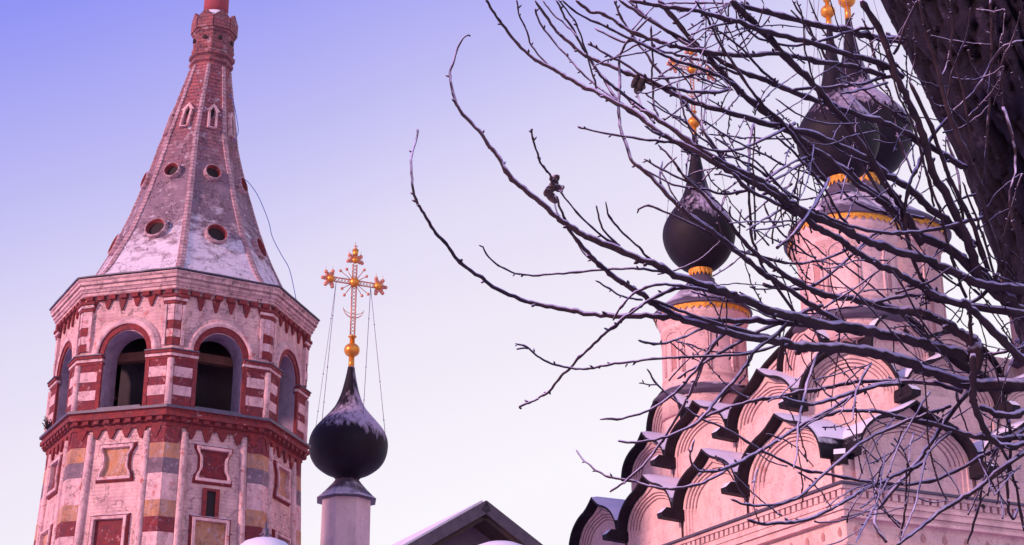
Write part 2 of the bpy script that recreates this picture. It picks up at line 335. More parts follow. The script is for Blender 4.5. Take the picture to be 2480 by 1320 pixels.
# belfry walls with arches
RB = 3.12; OW = 0.56; ZS = 13.82; ZB0, ZB1 = 12.44, 15.40
mb = MB(); TH = 0.62
for k in range(8):
    L = RB * SA; Li = (RB - TH / CA) * SA
    # left and right piers fronts
    for sg in (-1, 1):
        mb.poly([FP(k, RB, sg * L, 0, ZB0), FP(k, RB, sg * OW, 0, ZB0), FP(k, RB, sg * OW, 0, ZS), FP(k, RB, sg * L, 0, ZS)], 0)
        mb.poly([FP(k, RB, sg * OW, 0, ZB0), FP(k, RB, sg * OW, -TH, ZB0), FP(k, RB, sg * OW, -TH, ZS), FP(k, RB, sg * OW, 0, ZS)], 1)
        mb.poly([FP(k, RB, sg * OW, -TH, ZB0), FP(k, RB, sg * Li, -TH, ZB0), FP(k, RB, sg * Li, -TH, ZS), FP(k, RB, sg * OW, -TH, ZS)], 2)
    NA = 16
    arc = [(OW * math.cos(math.pi * t / NA), ZS + OW * 1.05 * math.sin(math.pi * t / NA)) for t in range(NA + 1)]
    for t in range(NA):
        (u0, z0), (u1, z1) = arc[t], arc[t + 1]
        o0 = L * (1 - 2 * t / NA); o1 = L * (1 - 2 * (t + 1) / NA)
        def outer(t_):
            if t_ <= 4: return (L, ZS + (ZB1 - ZS) * t_ / 4)
            if t_ >= NA - 4: return (-L, ZS + (ZB1 - ZS) * (NA - t_) / 4)
            return (L * (1 - 2 * (t_ - 4) / (NA - 8)), ZB1)
        p0, p1 = outer(t), outer(t + 1)
        mb.poly([FP(k, RB, u0, 0, z0), FP(k, RB, p0[0], 0, p0[1]), FP(k, RB, p1[0], 0, p1[1]), FP(k, RB, u1, 0, z1)], 0)
        s_ = Li / L
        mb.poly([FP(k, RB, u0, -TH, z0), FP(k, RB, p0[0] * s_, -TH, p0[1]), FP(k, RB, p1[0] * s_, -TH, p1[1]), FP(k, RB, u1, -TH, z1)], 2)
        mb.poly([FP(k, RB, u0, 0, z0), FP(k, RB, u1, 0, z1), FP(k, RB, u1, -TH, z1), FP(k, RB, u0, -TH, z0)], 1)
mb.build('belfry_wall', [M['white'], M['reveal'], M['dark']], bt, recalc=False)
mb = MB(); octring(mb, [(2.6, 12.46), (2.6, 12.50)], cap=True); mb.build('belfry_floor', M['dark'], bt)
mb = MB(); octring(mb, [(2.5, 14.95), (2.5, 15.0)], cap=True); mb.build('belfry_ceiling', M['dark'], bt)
mb = MB(); mb.lathe((TX, TY), [(1.55, 12.52), (1.55, 14.94)], 12, 0, True, True); mb.build('sky_blocking_core', M['dark'], bt)  # added dark core, blocks the sky showing through the belfry openings
for k in (0, 2, 7, 5):
    mb = MB(); u_, n_ = fframe(k); mb.box(FP(k, RB, 0.05, -TH - 0.15, 13.98), u_ * 0.9, n_ * 0.10, ZZ * 0.11, 0); mb.build('beam', M['beam'], bt)
for k in range(8):
    # arch mouldings: red archivolt ring, white roll and outer hood, as concentric bands
    mb = MB()
    prof = [(0.0, 0.0, 1), (0.0, 0.045, 1), (0.13, 0.045, 1), (0.135, 0.075, 0), (0.20, 0.10, 0), (0.26, 0.085, 0), (0.27, 0.05, 0), (0.34, 0.045, 0), (0.35, -0.01, 0)]
    ids = []
    for dr, w, m_ in prof:
        r = OW + dr; ids.append(mb.vs([FP(k, RB, r * math.cos(math.pi * t / 20), w, ZS + 0.02 + (OW * 1.05 + dr) * math.sin(math.pi * t / 20)) for t in range(21)]))
    for j in range(len(ids) - 1):
        for t in range(20): mb.face((ids[j][t], ids[j][t + 1], ids[j + 1][t + 1], ids[j + 1][t]), prof[j][2], j > 2)
    mb.build('arch_moulding', [M['white2'], M['red2']], bt)
    # snow dusted sill
    mb = MB(); u_, n_ = fframe(k); mb.box(FP(k, RB, 0, -0.05, 12.475), u_ * OW * .99, n_ * 0.2, ZZ * 0.02, 0); mb.build('sill', M['flash'], bt)
    # piers wrapping each corner
    mb = MB(); lev = [12.47, 12.72, 12.96, 13.17, 13.42, 13.60]; cc = ['red', 'white2', 'red', 'white2', 'red']
    mm = ['red', 'white2', 'red2']
    for kk, sg in ((k, -1), (k - 1, 1)):
        L = RB * SA; u_, n_ = fframe(kk)
        for j in range(5):
            uc0, uc1 = L - 0.075, OW + 0.115
            mb.box(FP(kk, RB, sg * (uc0 + uc1) / 2, 0.025, (lev[j] + lev[j + 1]) / 2), u_ * (uc0 - uc1) / 2, n_ * (0.045 if cc[j] == 'white2' else 0.032), ZZ * ((lev[j + 1] - lev[j]) / 2 - 0.002), mm.index(cc[j]))
        mb.box(FP(kk, RB, sg * (OW + 0.058), 0.015, 13.035), u_ * 0.052, n_ * 0.055, ZZ * 0.565, 2)
    mb.build('belfry_pier', [M[x] for x in mm], bt)
    mb = MB(); mb.tube([vert(k, RB + 0.03, 12.47), vert(k, RB + 0.03, 13.6)], 0.085, 10); mb.build('corner_column', M['white2'], bt)
    # impost band
    mb = MB()
    for zc, hh, pr, m_ in ((13.63, 0.035, 0.07, 0), (13.70, 0.033, 0.10, 1), (13.77, 0.033, 0.135, 0), (13.82, 0.012, 0.16, 2)):
        for kk, sg in ((k, -1), (k - 1, 1)):
            L = RB * SA + pr * math.tan(math.pi / 8) * 1.0; a = [FP(kk, RB, sg * u, w, zc + q) for q in (-hh, hh) for u, w in ((L, pr), (OW + 0.0, pr), (OW + 0.0, -0.05), (RB * SA, -0.02))]
            i = mb.vs(a)
            for q in ((0, 1, 2, 3), (4, 7, 6, 5), (0, 4, 5, 1), (1, 5, 6, 2)): mb.face([i[t] for t in q], m_)
    mb.build('impost', [M['red2'], M['white2'], M['flash']], bt)
    # banded strip above impost on the corner
    mb = MB(); lv = [13.95, 14.14, 14.34, 14.56, 14.74, 14.96]; c2 = [0, 1, 0, 1, 1]
    for kk, sg in ((k, -1), (k - 1, 1)):
        u_, n_ = fframe(kk); L = RB * SA
        for j in range(5):
            mb.box(FP(kk, RB, sg * (L - 0.075), 0.01, (lv[j] + lv[j + 1]) / 2), u_ * 0.085, n_ * (0.03 if c2[j] == 0 else 0.045), ZZ * ((lv[j + 1] - lv[j]) / 2 - .003), c2[j])
        mb.box(FP(kk, RB, sg * (L - 0.21), 0.02, 14.45), u_ * 0.035, n_ * 0.06, ZZ * 0.50, 1)
    mb.build('banded_strip', [M['red2'], M['white2']], bt)
    mb = MB()
    for kk, sg in ((k, -1), (k - 1, 1)):
        u_, n_ = fframe(kk); L = RB * SA
        for zc, pr, hw2, m_ in ((15.00, 0.07, 0.15, 0), (15.08, 0.10, 0.17, 1), (15.16, 0.13, 0.19, 0)):
            a = [FP(kk, RB, sg * u, w, zc + q) for q in (-.033, .033) for u, w in ((L + pr * .414, pr), (L - 2 * hw2 * .8, pr), (L - 2 * hw2 * .8, -0.03), (L, -0.03))]
            i = mb.vs(a)
            for q in ((0, 1, 2, 3), (4, 7, 6, 5), (0, 4, 5, 1), (1, 5, 6, 2)): mb.face([i[t] for t in q], m_)
    mb.build('capital', [M['red2'], M['white2']], bt)
# upper frieze teeth and cornice
mb = MB(); teeth(mb, RB, 15.24, 0.36, 6, 0, 0.05, 0.45, 0.55)
for k in range(8):
    for j in range(8):
        L = RB * SA; u = -L + (j + .5) * 2 * L / 8
        mb.box(FP(k, RB, u, 0.05, 15.275), fframe(k)[0] * 0.09, fframe(k)[1] * 0.07, ZZ * 0.055, 0)
mb.build('teeth_frieze', M['red2'], bt)
mb = MB()
octring(mb, [(3.0, 15.33), (3.22, 15.335), (3.22, 15.42), (3.27, 15.425), (3.27, 15.50), (3.31, 15.505), (3.31, 15.59), (3.36, 15.595), (3.36, 15.68), (3.39, 15.685), (3.39, 15.75), (3.0, 15.76)])
mb.build('cornice', M['cornw'], bt)
mb = MB()
# thin wavy snow-dusted tin edge on the cornice
prof = [(2.6, 15.77), (3.43, 15.77), (3.43, 15.80), (2.6, 15.95)]
rings = []
for r, z in prof:
    ring = []
    for k in range(8):
        for j in range(8):
            p = vert(k, r, z).lerp(vert(k + 1, r, z), j / 8); ring.append(p + ZZ * 0.02 * noise.noise(p * 2.5 + V(0, 0, 5)) * (r > 3))
    rings.append(ring)
mb.loft(rings, 0, False, True, False); mb.build('cornice_flashing', M['flash'], bt)
# spire
RS = [(15.82, 3.08), (16.04, 2.78), (16.4, 2.52), (16.95, 2.24), (17.5, 1.97), (18.46, 1.62), (18.8, 1.51), (19.47, 1.30), (20.0, 1.15), (20.6, 1.0), (21.36, 0.84), (22.4, 0.62), (22.9, 0.52)]
def rs(z):
    for (a, ra), (b, rb) in zip(RS, RS[1:]):
        if z <= b: return ra + (rb - ra) * (z - a) / (b - a)
    return RS[-1][1]
mb = MB(); rings = []
z = 15.82
while z < 22.95:
    ring = []; R = rs(z)
    for k in range(8):
        for j in range(6):
            p = vert(k, R, z).lerp(vert(k + 1, R, z), j / 6)
            ring.append(p + (p - TC - ZZ * z).normalized() * 0.02 * noise.noise(p * 4))
    rings.append(ring); z += 0.1
mb.loft(rings, 0, False); mb.build('spire', M['spire'], bt)
for k in range(8):
    mb = MB(); rr = []; z = 15.83
    t_ = V(-tdir(PH + k * math.pi / 4).y, tdir(PH + k * math.pi / 4).x, 0)
    while z < 22.9:
        R = rs(z); w = 0.05 + 0.05 * (23 - z) / 7; o_ = 0.035 + 0.012 * noise.noise(V(z * 3, k, 0)); c = vert(k, R, z); nd = tdir(PH + k * math.pi / 4)
        rr.append([c + t_ * w - nd * (w * .414 + .03), c + t_ * w - nd * (w * .414 - o_), c + nd * (o_ + 0.0), c - t_ * w - nd * (w * .414 - o_), c - t_ * w - nd * (w * .414 + .03)]); z += 0.12
    mb.loft(rr, 0, False); mb.build('spire_rib', M['rib'], bt)
def oculus(k, z, r, dr):
    R = rs(z); u_, n_ = fframe(k); c = TC + n_ * (R * CA) + ZZ * z
    slope = (rs(z - .3) - rs(z + .3)) * CA / 0.6
    tilt = math.atan(slope) * 0.75
    ax = (n_ * math.cos(tilt) + ZZ * math.sin(tilt)).normalized(); v_ = ax.cross(u_).normalized()
    mb = MB(); pr = [(r, -0.25), (r * 1.05, 0.10), (r, 0.145), (r - dr * .6, 0.15), (r - dr, 0.11), (r - dr * 1.25, 0.03)]
    rings = [[c + ax * w + (u_ * math.cos(2 * math.pi * t / 24) + v_ * math.sin(2 * math.pi * t / 24)) * q for t in range(24)] for q, w in pr]
    ids = [mb.vs(x) for x in rings]
    for j in range(5):
        for t in range(24): mb.face((ids[j][t], ids[j][(t + 1) % 24], ids[j + 1][(t + 1) % 24], ids[j + 1][t]), 0 if j < 3 else 1, True)
    mb.face(ids[-1], 2)
    return mb.build('oculus_window', [M['rib'], M['red2'], M['slit']], bt)
for k in range(8):
    oculus(k, 17.30 + 0.1 * (k % 2), 0.29, 0.06); oculus(k, 19.25, 0.22, 0.045)
    # small pointed dormer windows
    z = 21.05; R = rs(z); u_, n_ = fframe(k); c = TC + n_ * (R * CA)
    mb = MB()
    wz = 0.34; ww = 0.125
    ol = [(-ww, -wz), (ww, -wz), (ww, wz * .55), (ww * 1.5, wz * .55), (0, wz * 1.25), (-ww * 1.5, wz * .55), (-ww, wz * .55)]
    il = [(-ww * .58, -wz * .93), (ww * .58, -wz * .93), (ww * .58, wz * .5), (ww * .58, wz * .52), (0, wz * .95), (-ww * .58, wz * .52), (-ww * .58, wz * .5)]
    def q3(L, w): return [TC + n_ * (rs(z + b) * CA) + u_ * a + n_ * w + ZZ * (z + b) for a, b in L]
    b0 = mb.vs(q3(ol, -0.1)); b1 = mb.vs(q3(ol, 0.09)); b2 = mb.vs(q3(il, 0.09)); b3 = mb.vs(q3(il, 0.0))
    for A_, B_ in ((b0, b1), (b1, b2), (b2, b3)):
        for t in range(7): mb.face((A_[t], A_[(t + 1) % 7], B_[(t + 1) % 7], B_[t]), 0)
    mb.face(b3, 1); mb.build('lancet_window', [M['white2'], M['slit']], bt)
# neck, collars and drum of the finial
mb = MB()
def ring8(r, z, j=0): return (r, z)
octring(mb, [(0.53, 22.85), (0.60, 22.9), (0.60, 22.98), (0.54, 23.0), (0.54, 23.06), (0.62, 23.1), (0.62, 23.2), (0.55, 23.24), (0.55, 23.3), (0.58, 23.34), (0.57, 23.42), (0.545, 23.45), (0.555, 23.8), (0.60, 23.83), (0.62, 24.15), (0.60, 24.26), (0.4, 24.28)])
mb.build('neck', M['neck'], bt)
mb = MB()
for k in range(8):
    u_, n_ = fframe(k); c = TC + n_ * (0.60 * CA)
    L = 0.60 * SA
    f_ = mb.vs([c + u_ * a + n_ * 0.035 + ZZ * b for a, b in ((-L, 23.9), (L, 23.9), (L, 24.24), (0, 24.46), (-L, 24.24))]); b_ = mb.vs([c + u_ * a * .8 - n_ * 0.06 + ZZ * b for a, b in ((-L, 23.9), (L, 23.9), (L, 24.24), (0, 24.46), (-L, 24.24))])
    mb.face(f_, 0); mb.face(b_[::-1], 0)
    for t in range(5): mb.face((f_[t], b_[t], b_[(t + 1) % 5], f_[(t + 1) % 5]), 0)
    mb.box(c + ZZ * 23.6, u_ * 0.045, n_ * 0.02, ZZ * 0.05, 1)
mb.build('neck_gable_crown', [M['neck'], M['slit']], bt)
mb = MB(); mb.lathe((TX, TY), [(0.48, 24.22), (0.44, 24.42), (0.36, 24.54)], 24); mb.build('snow_collar', M['snow'], bt)
mb = MB(); mb.lathe((TX, TY), [(0.34, 24.5), (0.335, 25.1), (0.31, 25.12), (0.31, 25.7), (0.36, 25.75), (0.36, 25.85), (0.2, 25.95)], 24); mb.build('finial_drum', M['pinkred'], bt)
mb = MB(); mb.lathe((TX, TY), [(0.2, 25.9), (0.35, 26.1), (0.42, 26.35), (0.36, 26.6), (0.2, 26.85), (0.08, 27.2), (0.02, 27.6)], 24); mb.build('onion_dome', M['onion'], bt)
# small dry plant on the ledge
mb = MB(); rnd = random.Random(3); c0 = FP(6, RB, -0.75, 0.15, 12.5)
for t in range(26):
    d = V(rnd.uniform(-.16, .16), rnd.uniform(-.1, .1), rnd.uniform(.05, .4)); mb.tube([c0, c0 + d * .6, c0 + d], [0.01, 0.008, 0.004], 4)
    for q in range(3):
        p = c0 + d * rnd.uniform(.5, 1); a = V(rnd.uniform(-1, 1), rnd.uniform(-1, 1), rnd.uniform(-1, 1)) * .035; b = V(rnd.uniform(-1, 1), rnd.uniform(-1, 1), rnd.uniform(-1, 1)) * .035
        mb.poly([p, p + a, p + a + b, p + b])
pl = mb.build('dry_weed', M['leafdark'], recalc=False, label='small withered weed sprouting from the ledge at the left belfry corner of the bell tower', category='plant')
# hanging cable beside the spire
def crom(pts, step=3):
    out_ = []
    P = [pts[0]] + list(pts) + [pts[-1]]
    for i in range(1, len(P) - 2):
        for s_ in range(step):
            t = s_ / step; a, b, c, d = P[i - 1], P[i], P[i + 1], P[i + 2]
            out_.append(0.5 * ((2 * b) + (c - a) * t + (2 * a - 5 * b + 4 * c - d) * t * t + (3 * b - a - 3 * c + d) * t ** 3))
    out_.append(pts[-1]); return out_
mb = MB(); mb.tube(crom([at(x, y, D) for x, y, D in ((558, 228, 44.4), (566, 250, 44.3), (573, 285, 44.2), (577, 318, 44.0), (570, 336, 43.9), (566, 345, 43.8))], 5), 0.010, 5)
mb.tube(crom([at(x, y, D) for x, y, D in ((586, 433, 43.5), (600, 440, 43.4), (625, 475, 43.3), (650, 535, 43), (660, 575, 43), (682, 618, 42.8), (700, 650, 42.7), (712, 700, 42.5), (722, 752, 42.3))], 5), 0.010, 5)
mb.build('cable', M['cable'], label='thin blue cable hanging loose along the right side of the brick spire', category='cable')
# ================================================================ ornate cross builder
BD = V(math.cos(rad(25.7)), math.sin(rad(25.7)), 0); AD = V(-math.sin(rad(25.7)), math.cos(rad(25.7)), 0)
def build_cross(parent, cx, cy, zb, s=1.0, wires=None, mat_='copper'):
    """cross standing on a gilt ball, its plane along BD; zb is the foot of the gilt pipe"""
    c = V(cx, cy, 0); u = BD
    def P(a, h): return c + u * a * s + ZZ * (zb + h * s)
    mb = MB(); mb.lathe((cx, cy), [(0.085 * s, zb - 0.05), (0.08 * s, zb + 0.32 * s)], 12); mb.lathe((cx, cy), [(0.075 * s, zb + .7 * s), (0.07 * s, zb + 0.90 * s), (0.12 * s, zb + .905 * s), (0.12 * s, zb + .93 * s), (0.06 * s, zb + .94 * s)], 12)
    mb.ball(P(0, 0.52), 0.225 * s, 0, 14, 0.9)
    mb.build('gilt_ball', M['gold'], parent)
    mb = MB(); r = 0.02 * s
    def lattice(p0, p1, w, n_, side):
        d = (p1 - p0)
        mb.tube([p0 + side * w, p1 + side * w], r, 5); mb.tube([p0 - side * w, p1 - side * w], r, 5)
        zig = [p0 + d * (i / n_) + side * (w if i % 2 else -w) for i in range(n_ + 1)]; mb.tube(zig, r * .7, 4, sm=False)
        zig = [p0 + d * (i / n_) + side * (-w if i % 2 else w) for i in range(n_ + 1)]; mb.tube(zig, r * .7, 4, sm=False)
    H = 2.56; US = u * s
    lattice(P(0, 0.93), P(0, H - .14), 0.065, 14, US)
    lattice(P(0, H + .14), P(0, H + 0.55), 0.06, 4, US)
    for sg in (-1, 1):
        lattice(P(sg * .14, H), P(sg * .62, H), 0.065, 5, ZZ * s)
    # rays
    for i in range(16):
        a = 2 * math.pi * (i + .5) / 16
        if min(abs(math.sin(a)), abs(math.cos(a))) < 0.25: continue
        ln = 0.44 if i % 2 else 0.52
        mb.tube([P(.1 * math.cos(a), H + .1 * math.sin(a)), P(ln * math.cos(a), H + ln * math.sin(a))], r * .6, 4)
        mb.ball(P(ln * math.cos(a), H + ln * math.sin(a)), 0.046 * s, 0, 6)
    # lobed ends
    for ex, ez, d0 in ((-.72, H, math.pi), (.72, H, 0), (0, H + .68, math.pi / 2)):
        for i in range(-2, 3):
            a = d0 + i * rad(52); ln = .24
            if d0 == math.pi / 2: ln = .22
            mb.tube([P(ex, ez), P(ex + ln * math.cos(a), ez + ln * math.sin(a))], [r * 1.6, r * .8], 5)
            mb.ball(P(ex + ln * math.cos(a), ez + ln * math.sin(a)), 0.058 * s, 0, 6)
            for dd, rr2 in ((.70, .040), (.52, .034)): mb.ball(P(ex + ln * dd * math.cos(a) - .03 * math.sin(a), ez + ln * dd * math.sin(a) + .03 * math.cos(a)), rr2 * s, 0, 6); mb.ball(P(ex + ln * dd * math.cos(a) + .03 * math.sin(a), ez + ln * dd * math.sin(a) - .03 * math.cos(a)), rr2 * s, 0, 6)
            if i and not (d0 != math.pi / 2 and math.sin(a) < 0): mb.tube([P(ex + ln * math.cos(a), ez + ln * math.sin(a)), P(ex + ln * math.cos(a), ez + ln * math.sin(a) + .17)], [r * .5, r * .2], 4)
    mb.tube([P(0, H + .98), P(0, H + 1.25)], [r, r * .4], 4); mb.tube([P(-.06, H + 1.12), P(.06, H + 1.12)], r * .7, 4); mb.ball(P(0, H + 1.05), 0.04 * s, 0, 6)
    cr = mb.build('cross', M[mat_], parent)
    for bx, bz, br in ((0, H, .145), (-.72, H, .115), (.72, H, .115), (0, H + .68, .10)):
        mb = MB(); mb.ball(P(bx, bz), br * s, 0, 12); mb.build('boss', M['gold'], cr)
    mb = MB()
    mb.lathe((cx, cy), [(0.06 * s, zb + (H + .82) * s), (0.075 * s, zb + (H + .86) * s), (0.095 * s, zb + (H + 1.0) * s), (0.07 * s, zb + (H + .99) * s)], 12)
    mb.build('crown', M['gold'], cr)
    mb = MB(); pts = []
    for i in range(13):
        a = math.pi * (1.02 + .96 * i / 12); pts.append(P(.31 * math.cos(a), 1.72 + .30 * math.sin(a) + .06))
    mb.tube(pts, [0.006 + 0.012 * s * math.sin(math.pi * i / 12) for i in range(13)], 5)
    pts2 = [P(.31 * math.cos(math.pi * (1.02 + .96 * i / 12)), 1.72 + .17 * math.sin(math.pi * (1.02 + .96 * i / 12)) + .045) for i in range(13)]
    mb.tube(pts2, 0.009 * s, 4)
    mb.build('crescent', M[mat_], cr)
    if wires:
        for a, dx, z1 in wires:
            mb = MB(); p0 = P(a, H - .08); p1 = V(cx + dx[0], cy + dx[1], z1)
            pts = [p0.lerp(p1, i / 8) for i in range(9)]; mb.tube(pts, 0.009, 4)
            for i in (2, 5, 7): mb.ball(pts[i], 0.022, 0, 5)
            mb.build('guy_wire', M['wire'], parent)
def wires_for(rw, zw):
    A_ = AD; B_ = BD
    o = []
    for a, s1 in ((-.5, -1), (.5, 1)):
        for q in (0.42, -0.42):
            d = (B_ * s1 * 0.86 + A_ * q * 1.2).normalized() * rw; o.append((a, (d.x, d.y), zw))
    return o
# ================================================================ slim black dome on its own pale drum
P2 = at(835, 1320, 46.34); CX, CY = P2.x, P2.y
ch = thing('domed_turret', 'slim pale drum with one black onion dome and cross, beside the brick tower', 'church dome', (CX, CY, 0))
C2 = V(CX, CY, 0)
mb = MB(); mb.lathe((CX, CY), [(0.76, 8.5), (0.735, 12.2), (0.735, 12.45)], 8, 0, False, True, rad(-90 - 16)); mb.build('drum', M['drum'], ch)
mb = MB(); mb.lathe((CX, CY), [(0.70, 12.30), (0.89, 12.31), (0.90, 12.34), (0.80, 12.42), (0.62, 12.60), (0.44, 12.80), (0.34, 12.93), (0.30, 13.0)], 8, 0, False, False, rad(-90 - 16)); mb.build('skirt_roof', M['skirt'], ch)
def onion(parent, cx, cy, z0, prof, n_=56, m_='onion'):
    pr = []
    P_ = [V(r, z, 0) for r, z in prof]
    for p in crom(P_, 4): pr.append((max(0.004, p.x), z0 + p.y))
    mb = MB(); mb.lathe((cx, cy), pr, n_, 0, True, True); return mb.build('onion_dome', M[m_], parent)
onion(ch, CX, CY, 0, [(0.33, 12.93), (0.42, 13.03), (0.66, 13.14), (0.92, 13.34), (1.07, 13.58), (1.13, 13.86), (1.12, 14.10), (1.02, 14.36), (0.82, 14.62), (0.60, 14.87), (0.44, 15.08), (0.335, 15.3), (0.25, 15.55), (0.18, 15.85), (0.13, 16.1), (0.10, 16.30)])
build_cross(ch, CX, CY, 16.28, 1.04, [(-.55, (-0.98, 0.1), 14.42), (-.55, (-0.72, -0.55), 14.55), (.5, (0.45, -0.62), 14.62), (.5, (1.06, 0.1), 14.14)])
mb = MB(); mb.box(C2 + ZZ * 4.2, BD * 4.2, AD * 4.2, ZZ * 4.2); mb.build('nave_wall', M['drum'], ch)
mb = MB(); rr = [C2 + BD * a * 4.5 + AD * b * 4.5 + ZZ * 8.41 for a, b in ((-1, -1), (1, -1), (1, 1), (-1, 1))]; i = mb.vs(rr + [C2 + ZZ * 9.3]); mb.face(i[:4][::-1])
for t in range(4): mb.face((i[t], i[(t + 1) % 4], i[4]))
mb.build('nave_roof', M['snow'], ch)
# ================================================================ gabled house
AP = at(1175, 1215, 26.0)
gh = thing('gabled_house', 'dark timber-edged gable roof with snow on its left slope, right of the slim black dome', 'house', (AP.x, AP.y, 0))
al_ = rad(32); dn = lambda s_: (BD * s_ * math.cos(al_) - ZZ * math.sin(al_))
def slopebox(mb, s_, l0, l1, a0, a1, t0, t1, m=0):
    d = dn(s_); nrm = (BD * s_ * math.sin(al_) + ZZ * math.cos(al_))
    i = mb.vs([AP + d * l + AD * a + nrm * t for l in (l0, l1) for a in (a0, a1) for t in (t0, t1)])
    for q in ((0, 1, 3, 2), (4, 6, 7, 5), (0, 4, 5, 1), (2, 3, 7, 6), (0, 2, 6, 4), (1, 5, 7, 3)): mb.face([i[k] for k in q], m)
mb = MB(); slopebox(mb, -1, 0, 6, 0, 9, -.06, -.002); slopebox(mb, 1, 0.0, 6, 0, 9, -.06, -.003); mb.build('roof', M['soffit'], gh)
mb = MB()
slopebox(mb, -1, 0, 6.03, 0.06, 9.02, 0.0, 0.045); slopebox(mb, 1, 0.02, 6.03, 0.06, 9.02, 0.001, 0.046)
mb.build('roof_snow', M['snow'], gh)
mb = MB(); slopebox(mb, -1, 0.0, 6.02, -.05, -.001, -.17, 0.012); slopebox(mb, 1, 0.0, 6.02, -.05, -.001, -.17, 0.012); mb.build('bargeboard', M['timber'], gh)
mb = MB(); slopebox(mb, -1, 0.06, 6.0, 0.005, .55, -.24, -.175, 1); slopebox(mb, 1, 0.06, 6.0, 0.005, .55, -.24, -.175, 1)
slopebox(mb, -1, 0.1, 6, 0.05, 0.10, -.172, -.062, 0); slopebox(mb, 1, 0.1, 6, 0.05, 0.10, -.172, -.062, 0); mb.build('eave_soffit', [M['timber'], M['soffit']], gh)
mb = MB()
w0 = AP + AD * 0.5 - ZZ * 0.12; i = mb.vs([w0, w0 + dn(-1) * 5.2 - ZZ * .05, w0 + dn(-1) * 5.2 - ZZ * 4.6, w0 + dn(1) * 5.2 - ZZ * 4.6, w0 + dn(1) * 5.2 - ZZ * .05]); mb.face(i)
j = mb.vs([Vector(mb.v[q]) + AD * 8 for q in i]); mb.face(j[::-1])
for t in range(5): mb.face((i[t], j[t], j[(t + 1) % 5], i[(t + 1) % 5]))
mb.build('gable_wall', M['gable'], gh)
# gate piers with snow caps, mostly below the frame
def pier(name, x, y, D, r, label, fin):
    p = at(x, y, D); o = thing(name, label, 'gate turret' if fin else 'gate pier', (p.x, p.y, 0))
    mb = MB(); mb.lathe((p.x, p.y), [(r * .82, 0), (r * .82, p.z - r * .75), (r * .95, p.z - r * .7), (r * .95, p.z - r * .6)], 24 if fin else 4, 0, fin); mb.build('pier_wall', M['white'], o)
    mb = MB(); mb.lathe((p.x, p.y), [(r * 1.05, p.z - r * .6), (r * 1.04, p.z - r * .5), (r * .95, p.z - r * .34), (r * .75, p.z - r * .15), (r * .45, p.z - r * .035), (0.02, p.z)], 32); mb.build('snow_cap', M['snow'], o)
    if fin:
        mb = MB(); mb.lathe((p.x, p.y), [(0.05, p.z - .03), (0.06, p.z + .03), (0.025, p.z + .06), (0.05, p.z + .10), (0.045, p.z + .14), (0.015, p.z + .16), (0.012, p.z + .24)], 10); mb.tube([V(p.x - .09, p.y, p.z + .05), V(p.x, p.y, p.z + .10), V(p.x + .08, p.y, p.z + .04)], .012, 5); mb.build('finial', M['flash'], o)
pier('gate_turret', 643, 1304, 24.0, 0.40, 'rounded snow cap with a tiny metal finial in front of the brick bell tower', True)
pier('gate_pier', 1212, 1314, 21.0, 0.44, 'low snow-capped pier top in front of the dark gable roof', False)
# ================================================================ the five-domed church
O = at(2040, 1165, 36.78); O = V(7.356, 36.0, 0)
cu = thing('church', 'rosy church with stacked black-edged rounded gables and several onion domes behind the bare tree', 'church', (O.x, O.y, 0))
def CP(a, b, z): return O + AD * a + BD * b + ZZ * z
SS = 12.6
def cbox(mb, a0, a1, b0, b1, z0, z1, m=0): mb.box(CP((a0 + a1) / 2, (b0 + b1) / 2, (z0 + z1) / 2), AD * (a1 - a0) / 2, BD * (b1 - b0) / 2, ZZ * (z1 - z0) / 2, m)
mb = MB(); cbox(mb, 0.1, SS - .1, 0.1, SS - .1, 0, 11.0); mb.build('main_wall', M['church'], cu)
def chpoly(r, cut): return [(r + cut, r), (SS - r - cut, r), (SS - r, r + cut), (SS - r, SS - r - cut), (SS - r - cut, SS - r), (r + cut, SS - r), (r, SS - r - cut), (r, r + cut)]
mb = MB(); mb.loft([[CP(a, b, z) for a, b in chpoly(1.05, 1.60)] for z in (11.01, 13.2)]); mb.build('upper_wall', M['church'], cu)
mb = MB(); cbox(mb, 3.2, SS - 3.2, 3.2, SS - 3.2, 13.21, 15.4); mb.build('core_wall', M['church'], cu)
mb = MB()
for r0, r1, k0, k1, z0, z1 in ((0.15, 1.06, .05, 1.61, 11.02, 11.75), (1.1, 3.25, 1.6, .9, 13.22, 14.1)):
    mb.loft([[CP(a, b, z0) for a, b in chpoly(r0, k0)], [CP(a, b, z1) for a, b in chpoly(r1, k1)]])
mb.build('roof', M['snow'], cu)
# cornice bands round the two visible walls
def band(mb, pr, z0, z1, m=0):
    for a0, a1, b0, b1 in ((-pr, SS + pr, -pr, 0.1), (-pr, 0.1, 0.1, SS + pr)): cbox(mb, a0, a1, b0, b1, z0, z1, m)
mb = MB()
band(mb, 0.18, 10.36, 10.41, 1)
for pr, z0, z1 in ((0.10, 10.27, 10.355), (0.03, 10.04, 10.11), (0.09, 9.96, 10.035), (0.06, 9.88, 9.955), (0.10, 9.80, 9.875), (0.04, 9.72, 9.795), (0.07, 9.64, 9.715), (0.05, 9.02, 9.08), (0.03, 8.94, 9.015)): band(mb, pr, z0, z1, 0)
k = 0.0
while k < SS - .2:
    for nn in (0, 1):
        h = 0.06
        if nn == 0: cbox(mb, k, k + .14, -.06, .08, 10.115, 10.265, 0)
        else: cbox(mb, -.06, .08, k + .001, k + .141, 10.115, 10.265, 0)
    k += 0.22
mb.build('cornice', [M['mould'], M['flash']], cu)
k = 0.35
